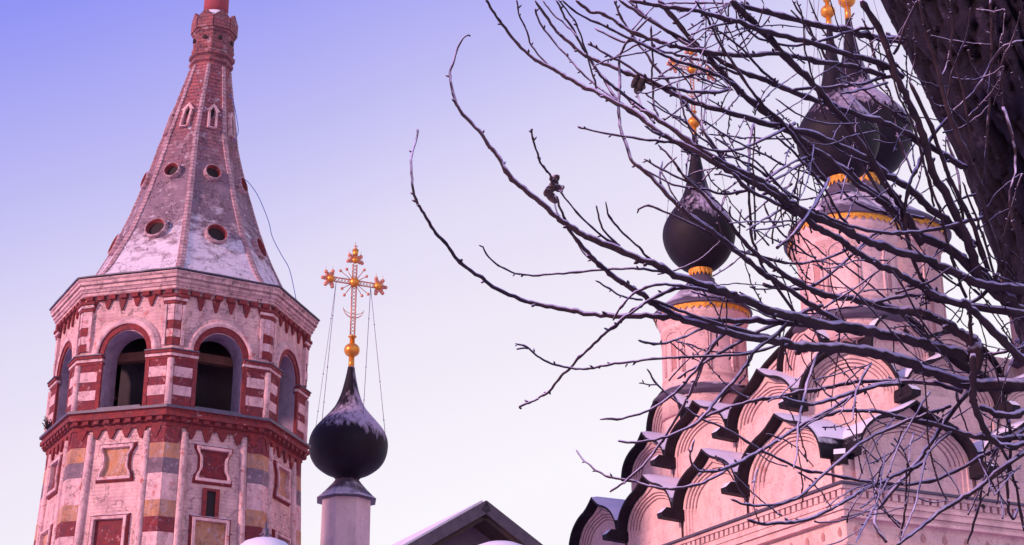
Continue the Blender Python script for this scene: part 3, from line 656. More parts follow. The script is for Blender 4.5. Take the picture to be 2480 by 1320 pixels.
while k < SS:
    for nn in (0, 1):
        for zc, hw_, hh in ((9.38, 0.075, 0.11),):
            P_ = (lambda a, z: CP(a, 0.085, z)) if nn == 0 else (lambda a, z: CP(0.085, a, z))
            mb = MB(); mb.poly([P_(k - hw_ * .9, zc - .02), P_(k - hw_ * .6, zc + hh * .55), P_(k, zc + hh), P_(k + hw_ * .6, zc + hh * .5), P_(k + hw_, zc - .02), P_(k + hw_ * .6, zc - hh * .8), P_(k, zc - hh), P_(k - hw_ * .6, zc - hh * .8)]); mb.build('diamond_recess', M['recess'], cu, recalc=False)
    k += 0.62
mb = MB(); k = 0.2
while k < SS:
    for nn in (0, 1):
        P_ = (lambda a, z: CP(a, 0.08, z)) if nn == 0 else (lambda a, z: CP(0.08, a, z))
        mb.poly([P_(k - .15, 8.55), P_(k, 8.82), P_(k + .15, 8.55), P_(k + .15, 8.4), P_(k - .15, 8.4)])
    k += 0.34
mb.build('sawtooth_band', M['soffit'], cu, recalc=False)
# kokoshnik gables
def kok(c, u, nrm, w, zf, h, tip, zb, depth, over=0.30, shell=0.055, spL=True, spR=True):
    """c = centre of the gable at ground, u along the wall, nrm outward"""
    NT = 26; hw = w / 2 - 0.06
    def out_line(s_, zadd=0):
        L = []
        for i in range(NT + 1):
            t = math.pi * i / NT; x = -hw * math.cos(t); zz = (h - tip) * math.sin(t) ** 0.85 if 0 < i < NT else 0
            zz += tip * (1 if s_ > .95 else .5 if s_ > .88 else .12) * max(0, 1 - abs(x) / (0.34 * hw)) ** 1.5
            L.append((x * s_, zz * (s_ if s_ < 1 else 1 + (s_ - 1) * hw / h)))
        return L
    def P(x, y, z): return c + u * x + nrm * y + ZZ * z
    mb = MB(); R = [(1.0, 0.0), (0.93, 0.0), (0.925, -0.04), (0.865, -0.04), (0.86, -0.08), (0.80, -0.08), (0.795, -0.12), (0.73, -0.12), (0.725, -0.16)]
    rows = []
    for s_, y in R:
        L = out_line(s_); L = [(L[0][0], zb - zf)] + L + [(L[-1][0], zb - zf)]
        rows.append([P(x, y, zf + z) for x, z in L])
    ids = [mb.vs(r) for r in rows]
    for j in range(len(ids) - 1):
        for t in range(len(rows[0]) - 1): mb.face((ids[j][t], ids[j][t + 1], ids[j + 1][t + 1], ids[j + 1][t]), 1 if j % 2 and False else 0)
    mb.face(ids[-1], 0)
    # thin dark lines in the angles of the rings
    for s_, y in ((0.925, -0.038), (0.86, -0.078), (0.795, -0.118), (0.725, -0.158)):
        L = out_line(s_ * .992); pts = [P(x, y + 0.006, zf + z) for x, z in L[1:-1]]; mb.tube(pts, 0.010, 4, 1)
    ko = mb.build('kokoshnik', [M['church'], M['groove']], cu, recalc=False)
    mb = MB(); L0 = out_line(1.012); L1 = out_line(1.012 + shell / hw)
    rings = []
    for y in (over, over - 0.02, 0.05, -depth):
        rings.append([P(x, y, zf + z) for x, z in L0] + [P(x * 1.0, y, zf + z + 0.02) for x, z in reversed(L1)])
    nn = len(rings[0]); ids = [mb.vs(r) for r in rings]
    for A_, B_ in zip(ids, ids[1:]):
        for t in range(nn): mb.face((A_[t], A_[(t + 1) % nn], B_[(t + 1) % nn], B_[t]), 0)
    for I in (ids[0], ids[-1]):
        for t in range(NT): mb.face((I[t], I[t + 1], I[nn - 2 - t], I[nn - 1 - t]), 0)
    mb.build('roof_edge', M['kedge'], ko)
    # soft snow bank lying on the gable roof, behind the iron edge
    mb = MB(); L2 = out_line(1.012 + (shell + 0.03) / hw)
    rg = []
    for y, kx in ((over - 0.06, 0.0), (over - 0.2, 1.0), (-depth, 1.0)):
        r_ = []
        for (x, z), (x1, z1) in zip(L1[3:-3], L2[3:-3]): r_.append(P(x + (x1 - x) * kx, y, zf + z + 0.022 + (z1 - z) * kx))
        rg.append(r_)
    mb.loft(rg, 0, True, closed=False); mb.build('gable_snow', M['snow'], ko, recalc=False)
    return ko
def spout(a, b, z, nrm, u=None, L=0.80):
    mb = MB(); c = CP(a, b, z); s_ = V(-nrm.y, nrm.x, 0)
    pts = [(0.10, .02), (0.13, .17), (L * .82, .19), (L, .05), (L * .97, -.08), (0.1, -.12)]
    f_ = [c + nrm * (x - .12) + s_ * 0.13 + ZZ * zz for x, zz in pts]; b_ = [c + nrm * (x - .12) - s_ * 0.13 + ZZ * zz for x, zz in pts]
    i = mb.vs(f_); j = mb.vs(b_); mb.face(i); mb.face(j[::-1])
    for t in range(6): mb.face((i[t], j[t], j[(t + 1) % 6], i[(t + 1) % 6]))
    mb.build('gutter_spout', M['kedge'], cu)
feet = [0.32, 3.78, 6.82, 9.76, 12.6]
for i in range(4):
    m_ = (feet[i] + feet[i + 1]) / 2; w = feet[i + 1] - feet[i]
    hh = 1.32 if i else 1.40
    kok(CP(m_, 0, 0), -AD, -BD, w, 11.02, hh, 0.26, 10.41, 1.3); kok(CP(0, m_, 0), BD, -AD, w, 11.02, hh, 0.26, 10.41, 1.3)
for a in feet[1:4]: spout(a, 0, 11.0, -BD); spout(0, a, 11.0, -AD)
spout(0.22, 0.22, 10.98, (-AD - BD).normalized(), L=.60)
t2 = [2.6, 5.63, 8.78, 11.2]
for i in range(3):
    m_ = (t2[i] + t2[i + 1]) / 2; w = t2[i + 1] - t2[i]; hh = 1.28 if w > 2.6 else 1.1
    kok(CP(m_, 1.0, 0), -AD, -BD, w, 12.98, hh, 0.26, 11.5, 1.4); kok(CP(1.0, m_, 0), BD, -AD, w, 12.98, hh, 0.26, 11.5, 1.4)
for a in t2[:3]: spout(a, 1.0, 12.96, -BD); spout(1.0, a, 12.96, -AD)
dg = (AD + BD).normalized(); du = (BD - AD).normalized()
kok(CP(1.78, 1.78, 0), du, -dg, 2.45, 12.95, 1.42, 0.10, 11.6, 1.2, over=0.28)
# drums with domes
def dome(a, b, sr, zf, ze, onion_prof, zball, ns, wires, s_cross, name_cross='copper'):
    c = CP(a, b, 0); cx, cy = c.x, c.y; r = 1.22 * sr; dz = ze - zf
    mb = MB()
    mb.lathe((cx, cy), [(r * 1.08, zf - .8), (r * 1.08, zf), (r * 1.05, zf + .08), (r, zf + .12), (r, zf + .30), (r * 1.03, zf + .32), (r * 1.03, zf + .38), (r, zf + .40), (r, ze - .62), (r * 1.03, ze - .6), (r * 1.03, ze - .54), (r * 1.0, ze - .52), (r * 1.02, ze - .42), (r * 1.06, ze - .38), (r * 1.06, ze - .3), (r * 1.10, ze - .26), (r * 1.12, ze - .12), (r * 1.12, ze - .02)], 48)
    d_ = mb.build('drum', M['church'], cu)
    mb = MB(); n_ = 10
    for i in range(n_):
        for sgn in (0,):
            a0 = 2 * math.pi * i / n_; wa = math.pi / n_ * .92
            pts = []
            for t in range(-8, 9):
                th = a0 + wa * math.sin(t / 8 * math.pi / 2); zz = ze - .95 + .26 * math.cos(t / 8 * math.pi / 2) * sr
                pts.append(V(cx + (r + .012) * math.cos(th), cy + (r + .012) * math.sin(th), zz))
            p0 = V(pts[0].x, pts[0].y, zf + .42); p1 = V(pts[-1].x, pts[-1].y, zf + .42)
            mb.tube([p0] + pts + [p1], 0.028, 5)
    mb.build('blind_arcade', M['mould'], d_)
    for i in range(4):
        th = math.pi / 2 * i + rad(-64.3 + 14); mb = MB(); nrm = V(math.cos(th), math.sin(th), 0); u = V(-nrm.y, nrm.x, 0)
        cc = V(cx, cy, 0) + nrm * (r - .02)
        mb.box(cc + ZZ * (zf + dz * .40), u * .10, nrm * .04, ZZ * dz * .16, 0)
        for q in (-1, 1): mb.box(cc + u * q * .135 + ZZ * (zf + dz * .40), u * .03, nrm * .055, ZZ * dz * .18, 1)
        mb.build('slit_window', [M['recess'], M['mould']], d_)
    # lace fringe
    mb = MB(); nt_ = 44; rf = r * 1.15; zt = ze + .015
    i0 = []; i1 = []
    for i in range(nt_ * 2):
        th = math.pi * i / nt_; i0.append(V(cx + rf * math.cos(th), cy + rf * math.sin(th), zt)); zz = zt - (0.20 if i % 2 else 0.11) * (0.8 + .2 * sr); i1.append(V(cx + rf * 1.0 * math.cos(th), cy + rf * 1.0 * math.sin(th), zz))
    mb.loft([i0, i1], 0, False, True, False); mb.build('gilt_fringe', M['lace'], cu, recalc=False)
    mb = MB(); nk = onion_prof[0][1] - ze
    mb.lathe((cx, cy), [(r * 1.0, ze + .0), (r * 1.20, ze + .01), (r * 1.21, ze + .05), (r * 1.05, ze + nk * .16), (r * .80, ze + nk * .34), (r * .50, ze + nk * .58), (r * .34, ze + nk * .74), (r * .34, ze + nk * .80), (r * .26, ze + nk * .82), (r * .23, ze + nk)], 40, 0, True, False); mb.build('skirt_roof', M['skirt'], cu)
    mb = MB(); rn = onion_prof[0][0]
    zc = onion_prof[0][1]; i0 = []; i1 = []
    for i in range(32):
        th = math.pi * i / 16; i0.append(V(cx + rn * 1.12 * math.cos(th), cy + rn * 1.12 * math.sin(th), zc + .06)); i1.append(V(cx + rn * 1.0 * math.cos(th), cy + rn * 1.0 * math.sin(th), zc - (.22 if i % 2 else .10) * sr))
    mb.loft([i0, i1], 0, False, True, False); mb.build('gilt_collar', M['lace'], cu, recalc=False)
    on = onion(cu, cx, cy, 0, onion_prof)
    build_cross(cu, cx, cy, zball, s_cross, wires, name_cross)
    mb = MB(); mb.lathe((cx, cy), [(r * 1.09, zf - .30), (r * 1.27, zf - .24), (r * 1.28, zf - .19), (r * 1.09, zf + .02)], 40, 0, True, False); mb.build('drum_skirt', M['skirt'], cu)
def oprof(z0, s=1.0, zc=20.4, up=1.0, dn_=1.0):
    base = [(0.33, 19.32), (0.55, 19.44), (0.83, 19.72), (1.01, 20.06), (1.09, 20.4), (1.06, 20.72), (0.93, 21.02), (0.72, 21.34), (0.50, 21.66), (0.37, 21.98), (0.285, 22.35), (0.205, 22.75), (0.145, 23.15), (0.085, 23.7), (0.06, 24.0)]
    return [(r * s, z0 + (z - 20.4) * (up if z > 20.4 else dn_)) for r, z in base]
dome(9.8, 2.8, 1.0, 15.45, 17.85, oprof(20.4), 23.78, 8, wires_for(.95, 21.0), .9)
dome(2.8, 2.8, 1.0, 15.45, 17.95, oprof(20.55), 24.05, 8, wires_for(.95, 21.1), .9)
dome(6.25, 6.25, 1.62, 15.2, 19.5, oprof(22.9, 1.47, 20.4, 1.12, 1.25), 26.95, 8, wires_for(1.4, 23.8), 1.2)
dome(2.8, 9.8, 1.0, 15.45, 17.85, oprof(20.4), 23.8, 8, None, .9)
dome(9.8, 9.8, 1.0, 15.45, 17.85, oprof(20.4), 23.8, 8, None, .9)
# small gables round each drum
for a, b in ((2.8, 2.8), (9.8, 2.8), (2.8, 9.8)):
    mb = MB(); mb.loft([[CP(a + p, b + q, z) for p, q in ((-.3, -1.2), (.3, -1.2), (1.2, -.3), (1.2, .3), (.3, 1.2), (-.3, 1.2), (-1.2, .3), (-1.2, -.3))] for z in (13.3, 14.9)]); mb.build('pedestal', M['church'], cu)
    q1, q2 = (.35 if a < 5 else 0), (.35 if b < 5 else 0)
    kok(CP(a + q1, b - 1.32, 0), -AD, -BD, 1.95, 14.2, 1.12, 0.06, 13.95, 0.9, over=.16, shell=.06)
    kok(CP(a - 1.32, b + q2, 0), BD, -AD, 1.95, 14.2, 1.12, 0.06, 13.95, 0.9, over=.16, shell=.06)
# larger gables at the foot of the great drum
kok(CP(6.25, 3.1, 0), -AD, -BD, 3.2, 14.3, 1.5, 0.1, 13.3, 1.2, over=.16); kok(CP(3.1, 6.25, 0), BD, -AD, 3.2, 14.3, 1.5, 0.1, 13.3, 1.2, over=.16)
#TREE#
# ================================================================ foreground tree
TB = at(2740, 1500, 9.3)
tr = thing('bare_tree', 'bare winter tree with thick furrowed trunk and snow-dusted arching branches before the church', 'tree', (TB.x, TB.y, 0))
def depth(x, y):
    q = max(0.0, min(1.3, (2400 - x) / 1400)); return 8.3 - 1.3 * q + 0.22 * math.sin(x / 170 + 1) + 0.2 * math.sin(y / 140 + 1) * (0.4 + q)
# trunk
TK = [(1880, -950, 9.0, 175), (2135, -450, 9.0, 190), (2328, -88, 9.0, 208), (2450, 150, 9.0, 214), (2570, 400, 9.0, 218), (2655, 650, 9.1, 222), (2720, 950, 9.2, 220), (2745, 1400, 9.3, 228)]
c_ = [at(x, y, D) for x, y, D, r in TK]; rr_ = [r / 4000 * D for x, y, D, r in TK]
base = V(c_[-1].x + .02, c_[-1].y, -0.2); c_.append(c_[-1].lerp(base, .6)); rr_.append(.60); c_.append(base); rr_.append(.85)
cc = crom(c_, 22); rc = [p.x for p in crom([V(r, 0, 0) for r in rr_], 22)]
FUR = []; mb = MB(); rings = []; NK = 150
for i, p in enumerate(cc):
    t = (cc[min(i + 1, len(cc) - 1)] - cc[max(i - 1, 0)]).normalized(); a = t.cross(V(0, 1, 0)).normalized(); b = t.cross(a).normalized(); ring = []
    for k in range(NK):
        th = 2 * math.pi * k / NK; w = a * math.cos(th) + b * math.sin(th); s_ = i * 0.11
        # long wandering furrows between flat bark plates
        wob = 1.1 * noise.noise(V(math.cos(th) * 1.5, math.sin(th) * 1.5, s_ * .28)); f_ = abs(noise.noise(V(math.cos(th + wob * .12) * 13, math.sin(th + wob * .12) * 13, s_ * .8)))
        FUR.append(max(0, 1 - f_ * 7) ** .7)
        f2 = noise.noise(V(math.cos(th) * 22, math.sin(th) * 22, s_ * 2.5))
        ring.append(p + w * (rc[i] * (1 + 0.035 * noise.noise(V(math.cos(th) * 2, math.sin(th) * 2, s_ * .7))) - 0.06 * max(0, 1 - f_ * 7) + 0.012 * f2))
    rings.append(ring)
mb.loft(rings, 0, True); tk = mb.build('trunk', M['bark'], tr)
at_ = tk.data.attributes.new('furrow', 'FLOAT', 'POINT')
for i_, v_ in enumerate(FUR): at_.data[i_].value = v_
BR = """
7 28;1176,0 1187,17 1216,59 1254,106 1297,146 1327,161 1365,182 1407,208 1445,223 1496,252 1540,272 1587,314 1630,340 1678,362 1730,395 1783,422 1833,447 1887,480 1946,525 1992,560 2026,573 2064,604 2116,635 2154,653 2219,687 2270,718 2348,741 2480,760
14 32;1560,268 1610,300 1678,350 1730,384 1783,410 1833,434 1887,470 1946,512 2033,550 2090,579 2142,599 2201,617 2258,635 2322,666 2386,689 2480,700
4 36;1138,87 1131,86 1114,106 1096,157 1091,187 1100,238 1115,267 1161,318 1182,352 1208,382 1233,424 1276,465 1327,507 1361,537 1403,560 1429,579 1512,611 1579,638 1634,666 1719,696 1787,721 1844,744 1924,769 1969,780 2077,795 2154,810 2232,831 2283,844 2342,864
5 22;1011,312 1008,340 998,370 996,400 1000,455 1010,490 1022,510 1050,558 1081,591 1102,623 1133,651 1165,671 1193,694 1259,725 1308,738 1381,752 1426,760 1503,766 1580,766 1651,770 1742,776 1833,777 1924,784 1992,790 2060,801 2110,808
4 8;1170,597 1180,618 1195,632 1230,655 1278,667 1350,663 1430,656 1520,650 1580,654 1640,668 1690,690 1760,712
6 9;1262,990 1257,984 1269,979 1287,973 1311,961 1335,943 1356,915 1381,891 1398,870 1426,846 1447,825 1475,800 1499,783 1523,759 1551,741 1580,724 1635,700 1690,696
5 8;1248,832 1275,840 1300,862 1335,880 1385,892 1430,893 1470,884 1520,877 1580,870 1650,865 1740,862 1813,856 1873,839 1912,828
4 6;1252,845 1264,843 1277,842
5 7;1287,311 1290,335 1300,367 1310,395 1325,415 1335,432 1346,460
4 7;1354,461 1398,516 1457,571 1500,600
5 48;1346,473 1362,516 1378,556 1405,591 1437,627 1476,662 1516,690 1558,715 1594,742 1658,774 1733,796 1810,817 1896,828 1933,840 2000,842 2077,848 2154,864 2206,880 2247,898 2347,930 2480,932
4 5;1344,485 1354,524 1390,571 1413,611 1445,640
9 14;1575,725 1658,756 1719,778 1810,803 1878,821 1900,828
5 8;1400,306 1437,317 1516,331 1587,341 1635,348 1674,371
5 18;1577,40 1515,107 1500,148 1501,193 1499,239 1499,290 1507,322 1526,378 1540,399 1575,426 1614,469 1654,512 1713,552 1768,595 1811,631 1860,670 1901,696 1969,742 2060,792
5 8;1543,508 1571,500 1634,524 1693,552 1744,580 1790,605 1840,621 1912,638 1960,636 2000,627 2060,600
4 7;1442,497 1453,536 1468,567 1500,595
4 7;1468,489 1476,524 1500,556 1547,599 1575,631
4 6;1449,682 1480,703 1516,721 1555,727
6 12;1484,776 1500,749 1516,729 1539,709 1579,692 1634,690 1700,702 1790,722
6 9;1476,796 1508,772 1547,745 1583,721 1634,696
7 7;1546,824 1570,832 1610,832 1661,815 1707,791
6 11;1640,918 1667,900 1710,876 1734,861 1776,836 1807,818 1850,797 1903,776
5 10;1452,1016 1507,1013 1573,993 1623,960 1660,926 1685,897 1720,850 1752,809 1800,780
7 14;1497,1067 1530,1072 1600,1062 1657,1040 1700,1013 1740,963 1783,917 1810,880 1835,845 1880,810 1930,765 1990,740
6 9;1477,1192 1513,1167 1567,1117 1613,1053 1650,993 1680,933 1702,880 1720,840 1760,800
5 14;1395,1090 1417,1117 1450,1143 1483,1157 1540,1167 1573,1178 1623,1184 1673,1177 1723,1160 1767,1133 1833,1097 1873,1073 1947,1027 2013,990 2080,950 2130,930 2213,923
6 10;1683,1063 1672,1107 1687,1135 1723,1142 1773,1128 1833,1097
5 14;1567,895 1593,933 1657,987 1703,1015 1740,1030 1783,1053 1840,1090 1880,1110 1947,1137 1997,1147 2080,1163 2180,1173 2270,1160 2373,1110 2413,1087 2480,1040
3 4;1547,928 1570,931 1591,932
10 14;1703,1013 1757,990 1823,970 1880,962 1947,948 2030,933 2097,923 2180,922 2263,928 2330,948
7 12;1770,1210 1813,1223 1873,1223 1920,1210 1950,1193 1993,1150 2080,1077 2147,1040 2213,1013 2273,993 2303,983
9 11;1810,1258 1840,1267 1890,1268 1947,1260 2013,1233 2067,1200 2110,1177 2180,1147 2240,1120
10 20;2173,1320 2230,1277 2280,1237 2347,1197 2413,1147 2480,1097
12 15;2127,1233 2163,1187 2213,1130 2257,1070 2290,1020 2347,945
22 18;2358,860 2357,930 2360,980 2380,1033 2413,1070 2447,1080 2480,1077
7 9;2118,1153 2123,1213 2120,1263 2127,1287 2147,1313
5 6;2073,1313 2093,1273 2123,1220
4 5;2110,1163 2140,1123 2170,1083 2183,1043
5 5;2180,1310 2193,1227 2195,1160 2198,1120
4 6;2150,1157 2170,1093 2200,1033 2250,950
4 5;2233,900 2243,947 2248,1063 2267,1153 2293,1212
3 5;2200,1120 2205,1080 2213,1047
4 6;2180,1310 2213,1233 2227,1180 2247,1100 2303,1047
6 9;2343,1317 2370,1230 2380,1173 2403,1107 2420,1085
8 10;2463,1233 2453,1257 2443,1233 2440,1160 2447,1087 2443,1020
6 9;2480,1287 2460,1180 2440,1113 2425,1080
3 4;2373,1213 2413,1177 2473,1127
3 4;2408,1200 2447,1153 2467,1133
4 9;1922,1137 1930,1093 1933,1030 1952,947 1972,880 1990,840
2 3;1933,1087 1950,1108 1968,1128
4 6;2067,1017 2070,973 2080,930 2110,880
4 6;2037,1000 2047,977 2080,930 2108,884
12 13;1895,962 1935,977 1980,977 2030,963 2113,937 2180,930
8 22;1960,1023 2030,997 2080,995 2123,995 2180,1013 2280,1033 2347,1053 2413,1063 2480,1060
20 24;2373,983 2413,1003 2447,1007 2480,997
14 24;1776,5 1804,16 1868,32 1936,50 2005,66 2061,75 2107,89 2186,98
12 20;1526,0 1590,14 1626,18 1690,27 1770,48 1800,57 1848,75 1948,100 2045,130 2141,157 2190,190
14 36;1595,0 1633,45 1679,102 1713,136 1758,189 1804,232 1872,286 1902,310 1959,357 2005,387 2050,416 2095,457 2141,491 2186,530 2232,573 2309,612 2381,674 2438,720 2480,759
22 22;1770,0 1804,34 1860,91 1906,141 1940,173 1993,232 2040,290 2107,389 2160,470 2186,507 2230,590
8 22;1497,0 1567,45 1633,84 1690,114 1747,148 1804,177 1872,202 1936,230 2005,252 2073,277 2141,298 2216,335 2296,382 2344,411
7 26;1297,0 1335,59 1369,95 1407,127 1441,144 1497,168 1538,186 1599,211 1645,232 1713,257 1804,284 1859,298 1927,315 2016,346 2084,378 2141,416 2198,457 2243,496 2300,541 2360,600
5 6;1295,21 1303,47 1331,89 1369,132 1399,165 1445,208 1496,246
4 5;1250,0 1259,38 1276,76 1288,110 1327,159
5 10;1346,0 1369,42 1395,85 1424,136 1450,174 1492,216 1540,255 1580,285
4 5;1352,0 1386,42 1403,76 1420,127 1437,187 1445,216
4 5;1314,0 1339,34 1369,58 1400,92
5 11;1361,0 1407,38 1467,64 1485,73 1542,102 1581,120 1633,145 1690,164 1738,182 1800,220
6 8;1440,68 1504,100 1540,100 1599,123 1667,139 1713,150 1790,180
5 10;1488,0 1495,23 1513,59 1540,98 1563,127 1585,159 1615,195 1645,234 1690,290 1708,321 1742,371 1765,407
6 9;1520,0 1560,36 1610,68 1638,91 1680,118
6 12;1683,0 1710,41 1724,66 1742,102 1770,145 1804,198 1849,255 1899,300 1950,370 2000,440
5 6;1701,0 1706,23 1711,41
5 8;1729,68 1763,91 1804,125 1838,164 1872,193 1880,205
5 9;1788,25 1799,57 1826,86 1860,100 1906,111 1948,109 2005,95 2061,75 2116,66
9 18;1395,0 1424,25 1458,34 1485,47 1513,68 1560,89 1610,105 1640,114 1690,123 1754,132 1815,134 1883,130 1914,136 1993,150 2073,164 2141,184
5 6;1577,61 1581,148 1577,190 1581,209 1583,250 1597,291
4 4;1476,148 1508,127 1576,91 1601,75
4 5;1440,159 1485,141 1554,127 1599,114 1642,98
4 4;1542,225 1576,223 1633,200 1681,182 1724,166
5 5;1576,189 1633,189 1685,180 1735,180
9 10;1638,216 1685,223 1735,223 1770,216
4 5;1685,182 1724,200 1770,216
4 5;1567,244 1610,270 1645,286 1663,300
4 6;1606,295 1645,264 1676,241 1701,225
3 4;1715,239 1745,257
3 4;1729,298 1758,270 1792,230
5 6;1640,198 1649,245 1665,300 1690,345
5 6;1674,84 1724,64 1770,56 1808,48
4 5;1665,73 1710,45 1763,14
5 6;1613,8 1676,7 1770,9
5 6;1642,48 1681,20 1690,0
3 4;1770,141 1795,118 1826,89 1865,39
3 4;1763,109 1790,130 1813,148
4 5;1585,14 1563,36 1531,73
6 9;1423,105 1440,114 1481,139 1520,157 1549,180 1599,207 1638,218
5 7;1440,159 1458,186 1495,218 1526,239 1565,268 1608,300
8 13;1460,189 1497,245 1530,272 1572,300
4 6;1542,223 1556,261 1585,300
4 6;1628,280 1658,294 1696,332 1730,360 1765,407
5 9;1560,305 1594,325 1617,329
6 10;1683,350 1719,362 1765,366 1810,355 1890,319 1924,300
4 5;1715,325 1765,330 1810,335 1855,335 1915,337
4 7;1730,332 1787,371 1833,394 1878,439 1915,480
5 8;1740,369 1799,391 1844,416 1901,462 1935,485
8 8;1824,300 1815,360 1812,425 1814,465 1817,530 1821,580 1830,601 1853,655 1933,771
4 5;1828,300 1824,405 1828,500 1828,580
5 18;1594,350 1628,387 1658,428 1696,464 1730,503 1771,546 1810,596 1851,630 1890,658 1935,687 2000,716
18 34;1980,712 2064,725 2116,736 2167,751 2232,759 2296,787 2342,818 2362,835
12 16;2116,735 2180,718 2232,718 2270,728 2330,735
5 6;1560,385 1606,412 1658,437 1692,453
5 7;1560,410 1617,441 1662,455 1708,460 1758,469 1812,461
9 10;1812,464 1830,448
5 16;1605,390 1601,448 1655,507 1719,553 1749,580 1800,620
4 5;1640,380 1605,412
4 5;1769,498 1771,525 1805,550
4 5;1765,541 1810,537 1878,537 1928,535
4 6;1808,557 1855,528 1894,505
4 5;1821,557 1844,557 1910,544
4 6;1851,489 1865,530 1908,580 1960,620
3 4;1876,548 1901,512
6 8;1851,439 1915,396 1965,378
6 8;1855,446 1901,421 1946,394 1969,385
7 9;1915,575 1955,521 1980,485 2008,435
4 5;1935,485 1980,478 2015,469 2060,464
4 6;1887,398 1946,416 2003,437
6 8;1878,328 1924,371 1969,421 1999,460 2028,512 2055,548 2080,590
11 13;1774,416 1810,457 1878,491 1924,521
4 4;1937,403 1930,440 1924,469
3 4;1910,416 1945,445 1985,469
4 5;1896,457 1917,446
5 8;2224,0 2198,47 2176,113 2165,131
10 18;2227,0 2245,84 2271,164 2296,273 2333,356 2384,469
18 30;2085,0 2136,84 2169,182 2205,255 2235,327 2256,411 2271,440 2314,513 2358,622 2373,673 2440,735
12 16;2202,196 2256,309 2285,393 2304,440 2347,524 2395,658
10 12;1915,218 2005,211 2078,204 2165,182
6 8;2035,227 2085,218 2151,200
8 8;2398,0 2402,109 2395,255 2384,447
3 3;2435,22 2427,109
10 13;2478,98 2424,120 2369,211 2315,265 2253,338 2224,400 2205,440 2191,513 2202,596 2231,673 2278,716 2325,735 2369,724 2416,665 2416,604 2390,530 2370,440
3 4;2431,160 2420,218 2405,255
9 10;2008,430 1969,505 1925,564 1880,600
8 12;2130,560 2111,571 2035,644 1969,691 1907,700 1850,690
5 6;2129,655 2064,702 1995,745
5 6;2042,640 2129,709 2187,767 2249,836
5 8;2304,647 2242,687 2169,711
6 11;2027,440 2064,487 2133,513 2187,518 2240,530
10 13;1969,509 2042,542 2115,560 2187,565 2278,553 2380,527
12 14;2347,727 2351,804 2355,860
30 38;2360,640 2405,695 2442,731 2480,767
24 30;2330,730 2358,753 2405,804 2456,851 2480,872
4 6;2060,330 2110,430 2160,520 2185,580
5 7;2040,330 2100,420 2150,500 2190,560
5 6;2075,300 2120,390 2170,480 2195,520
4 5;1985,330 2045,372 2110,400 2170,440
4 6;2020,392 2070,440 2130,480 2160,500
3 5;1950,345 2010,350 2060,330 2120,318
4 5;2470,820 2440,900 2425,980
4 5;2400,860 2430,960 2440,1030
8 12;2480,840 2440,850 2400,858 2362,862
5 6;2160,655 2190,700 2240,790 2290,840
4 5;1980,640 2060,700 2130,770 2200,850
4 5;1870,745 1950,760 2030,748 2090,742
4 5;1800,735 1870,770 1960,790 2040,800
4 5;2270,840 2310,900 2320,980
3 4;1966,640 2010,650 2080,630 2150,632
5 6;1700,290 1760,330 1840,370 1900,400
3 4;1620,150 1660,190 1700,260
3 4;1850,10 1835,60 1790,110
3 4;2010,0 2030,60 2065,130 2100,190
4 5;1960,0 1985,60 2030,120 2090,170
4 5;1930,0 1945,50 1950,120 1975,210 2000,290
5 8;1918,0 1960,70 2010,150 2070,200 2130,250 2190,290
4 5;1880,240 1940,280 2000,300 2080,300
4 4;2120,200 2160,240 2200,300
5 8;2300,0 2310,60 2302,130 2330,210 2345,300 2370,400
4 7;2350,20 2340,90 2315,150 2300,210 2290,290
4 6;2470,30 2455,90 2430,140 2418,190
5 9;2455,560 2445,480 2460,400 2452,330 2430,260
4 6;2475,420 2450,500 2430,590 2436,650
6 10;2290,330 2320,420 2330,520 2352,620 2372,700
5 8;2330,440 2362,520 2390,600 2412,690
4 6;2240,210 2262,250 2300,262 2340,300
4 6;2240,560 2290,500 2330,480 2365,470
3 5;2470,690 2440,640 2400,620 2380,560
5 9;2215,300 2235,390 2262,470 2290,560 2310,640 2340,720
4 7;2150,120 2172,220 2210,300 2240,400 2262,500
5 7;2100,60 2120,150 2160,240 2176,330 2210,420
4 6;2165,560 2215,600 2260,650 2320,690
"""
brs = []
for ln in BR.strip().split('\n'):
    w, p = ln.split(';'); w0, w1 = map(float, w.split()); pts = [tuple(map(float, q.split(','))) for q in p.split()]
    brs.append([w0, w1, pts])
rnd = random.Random(11)
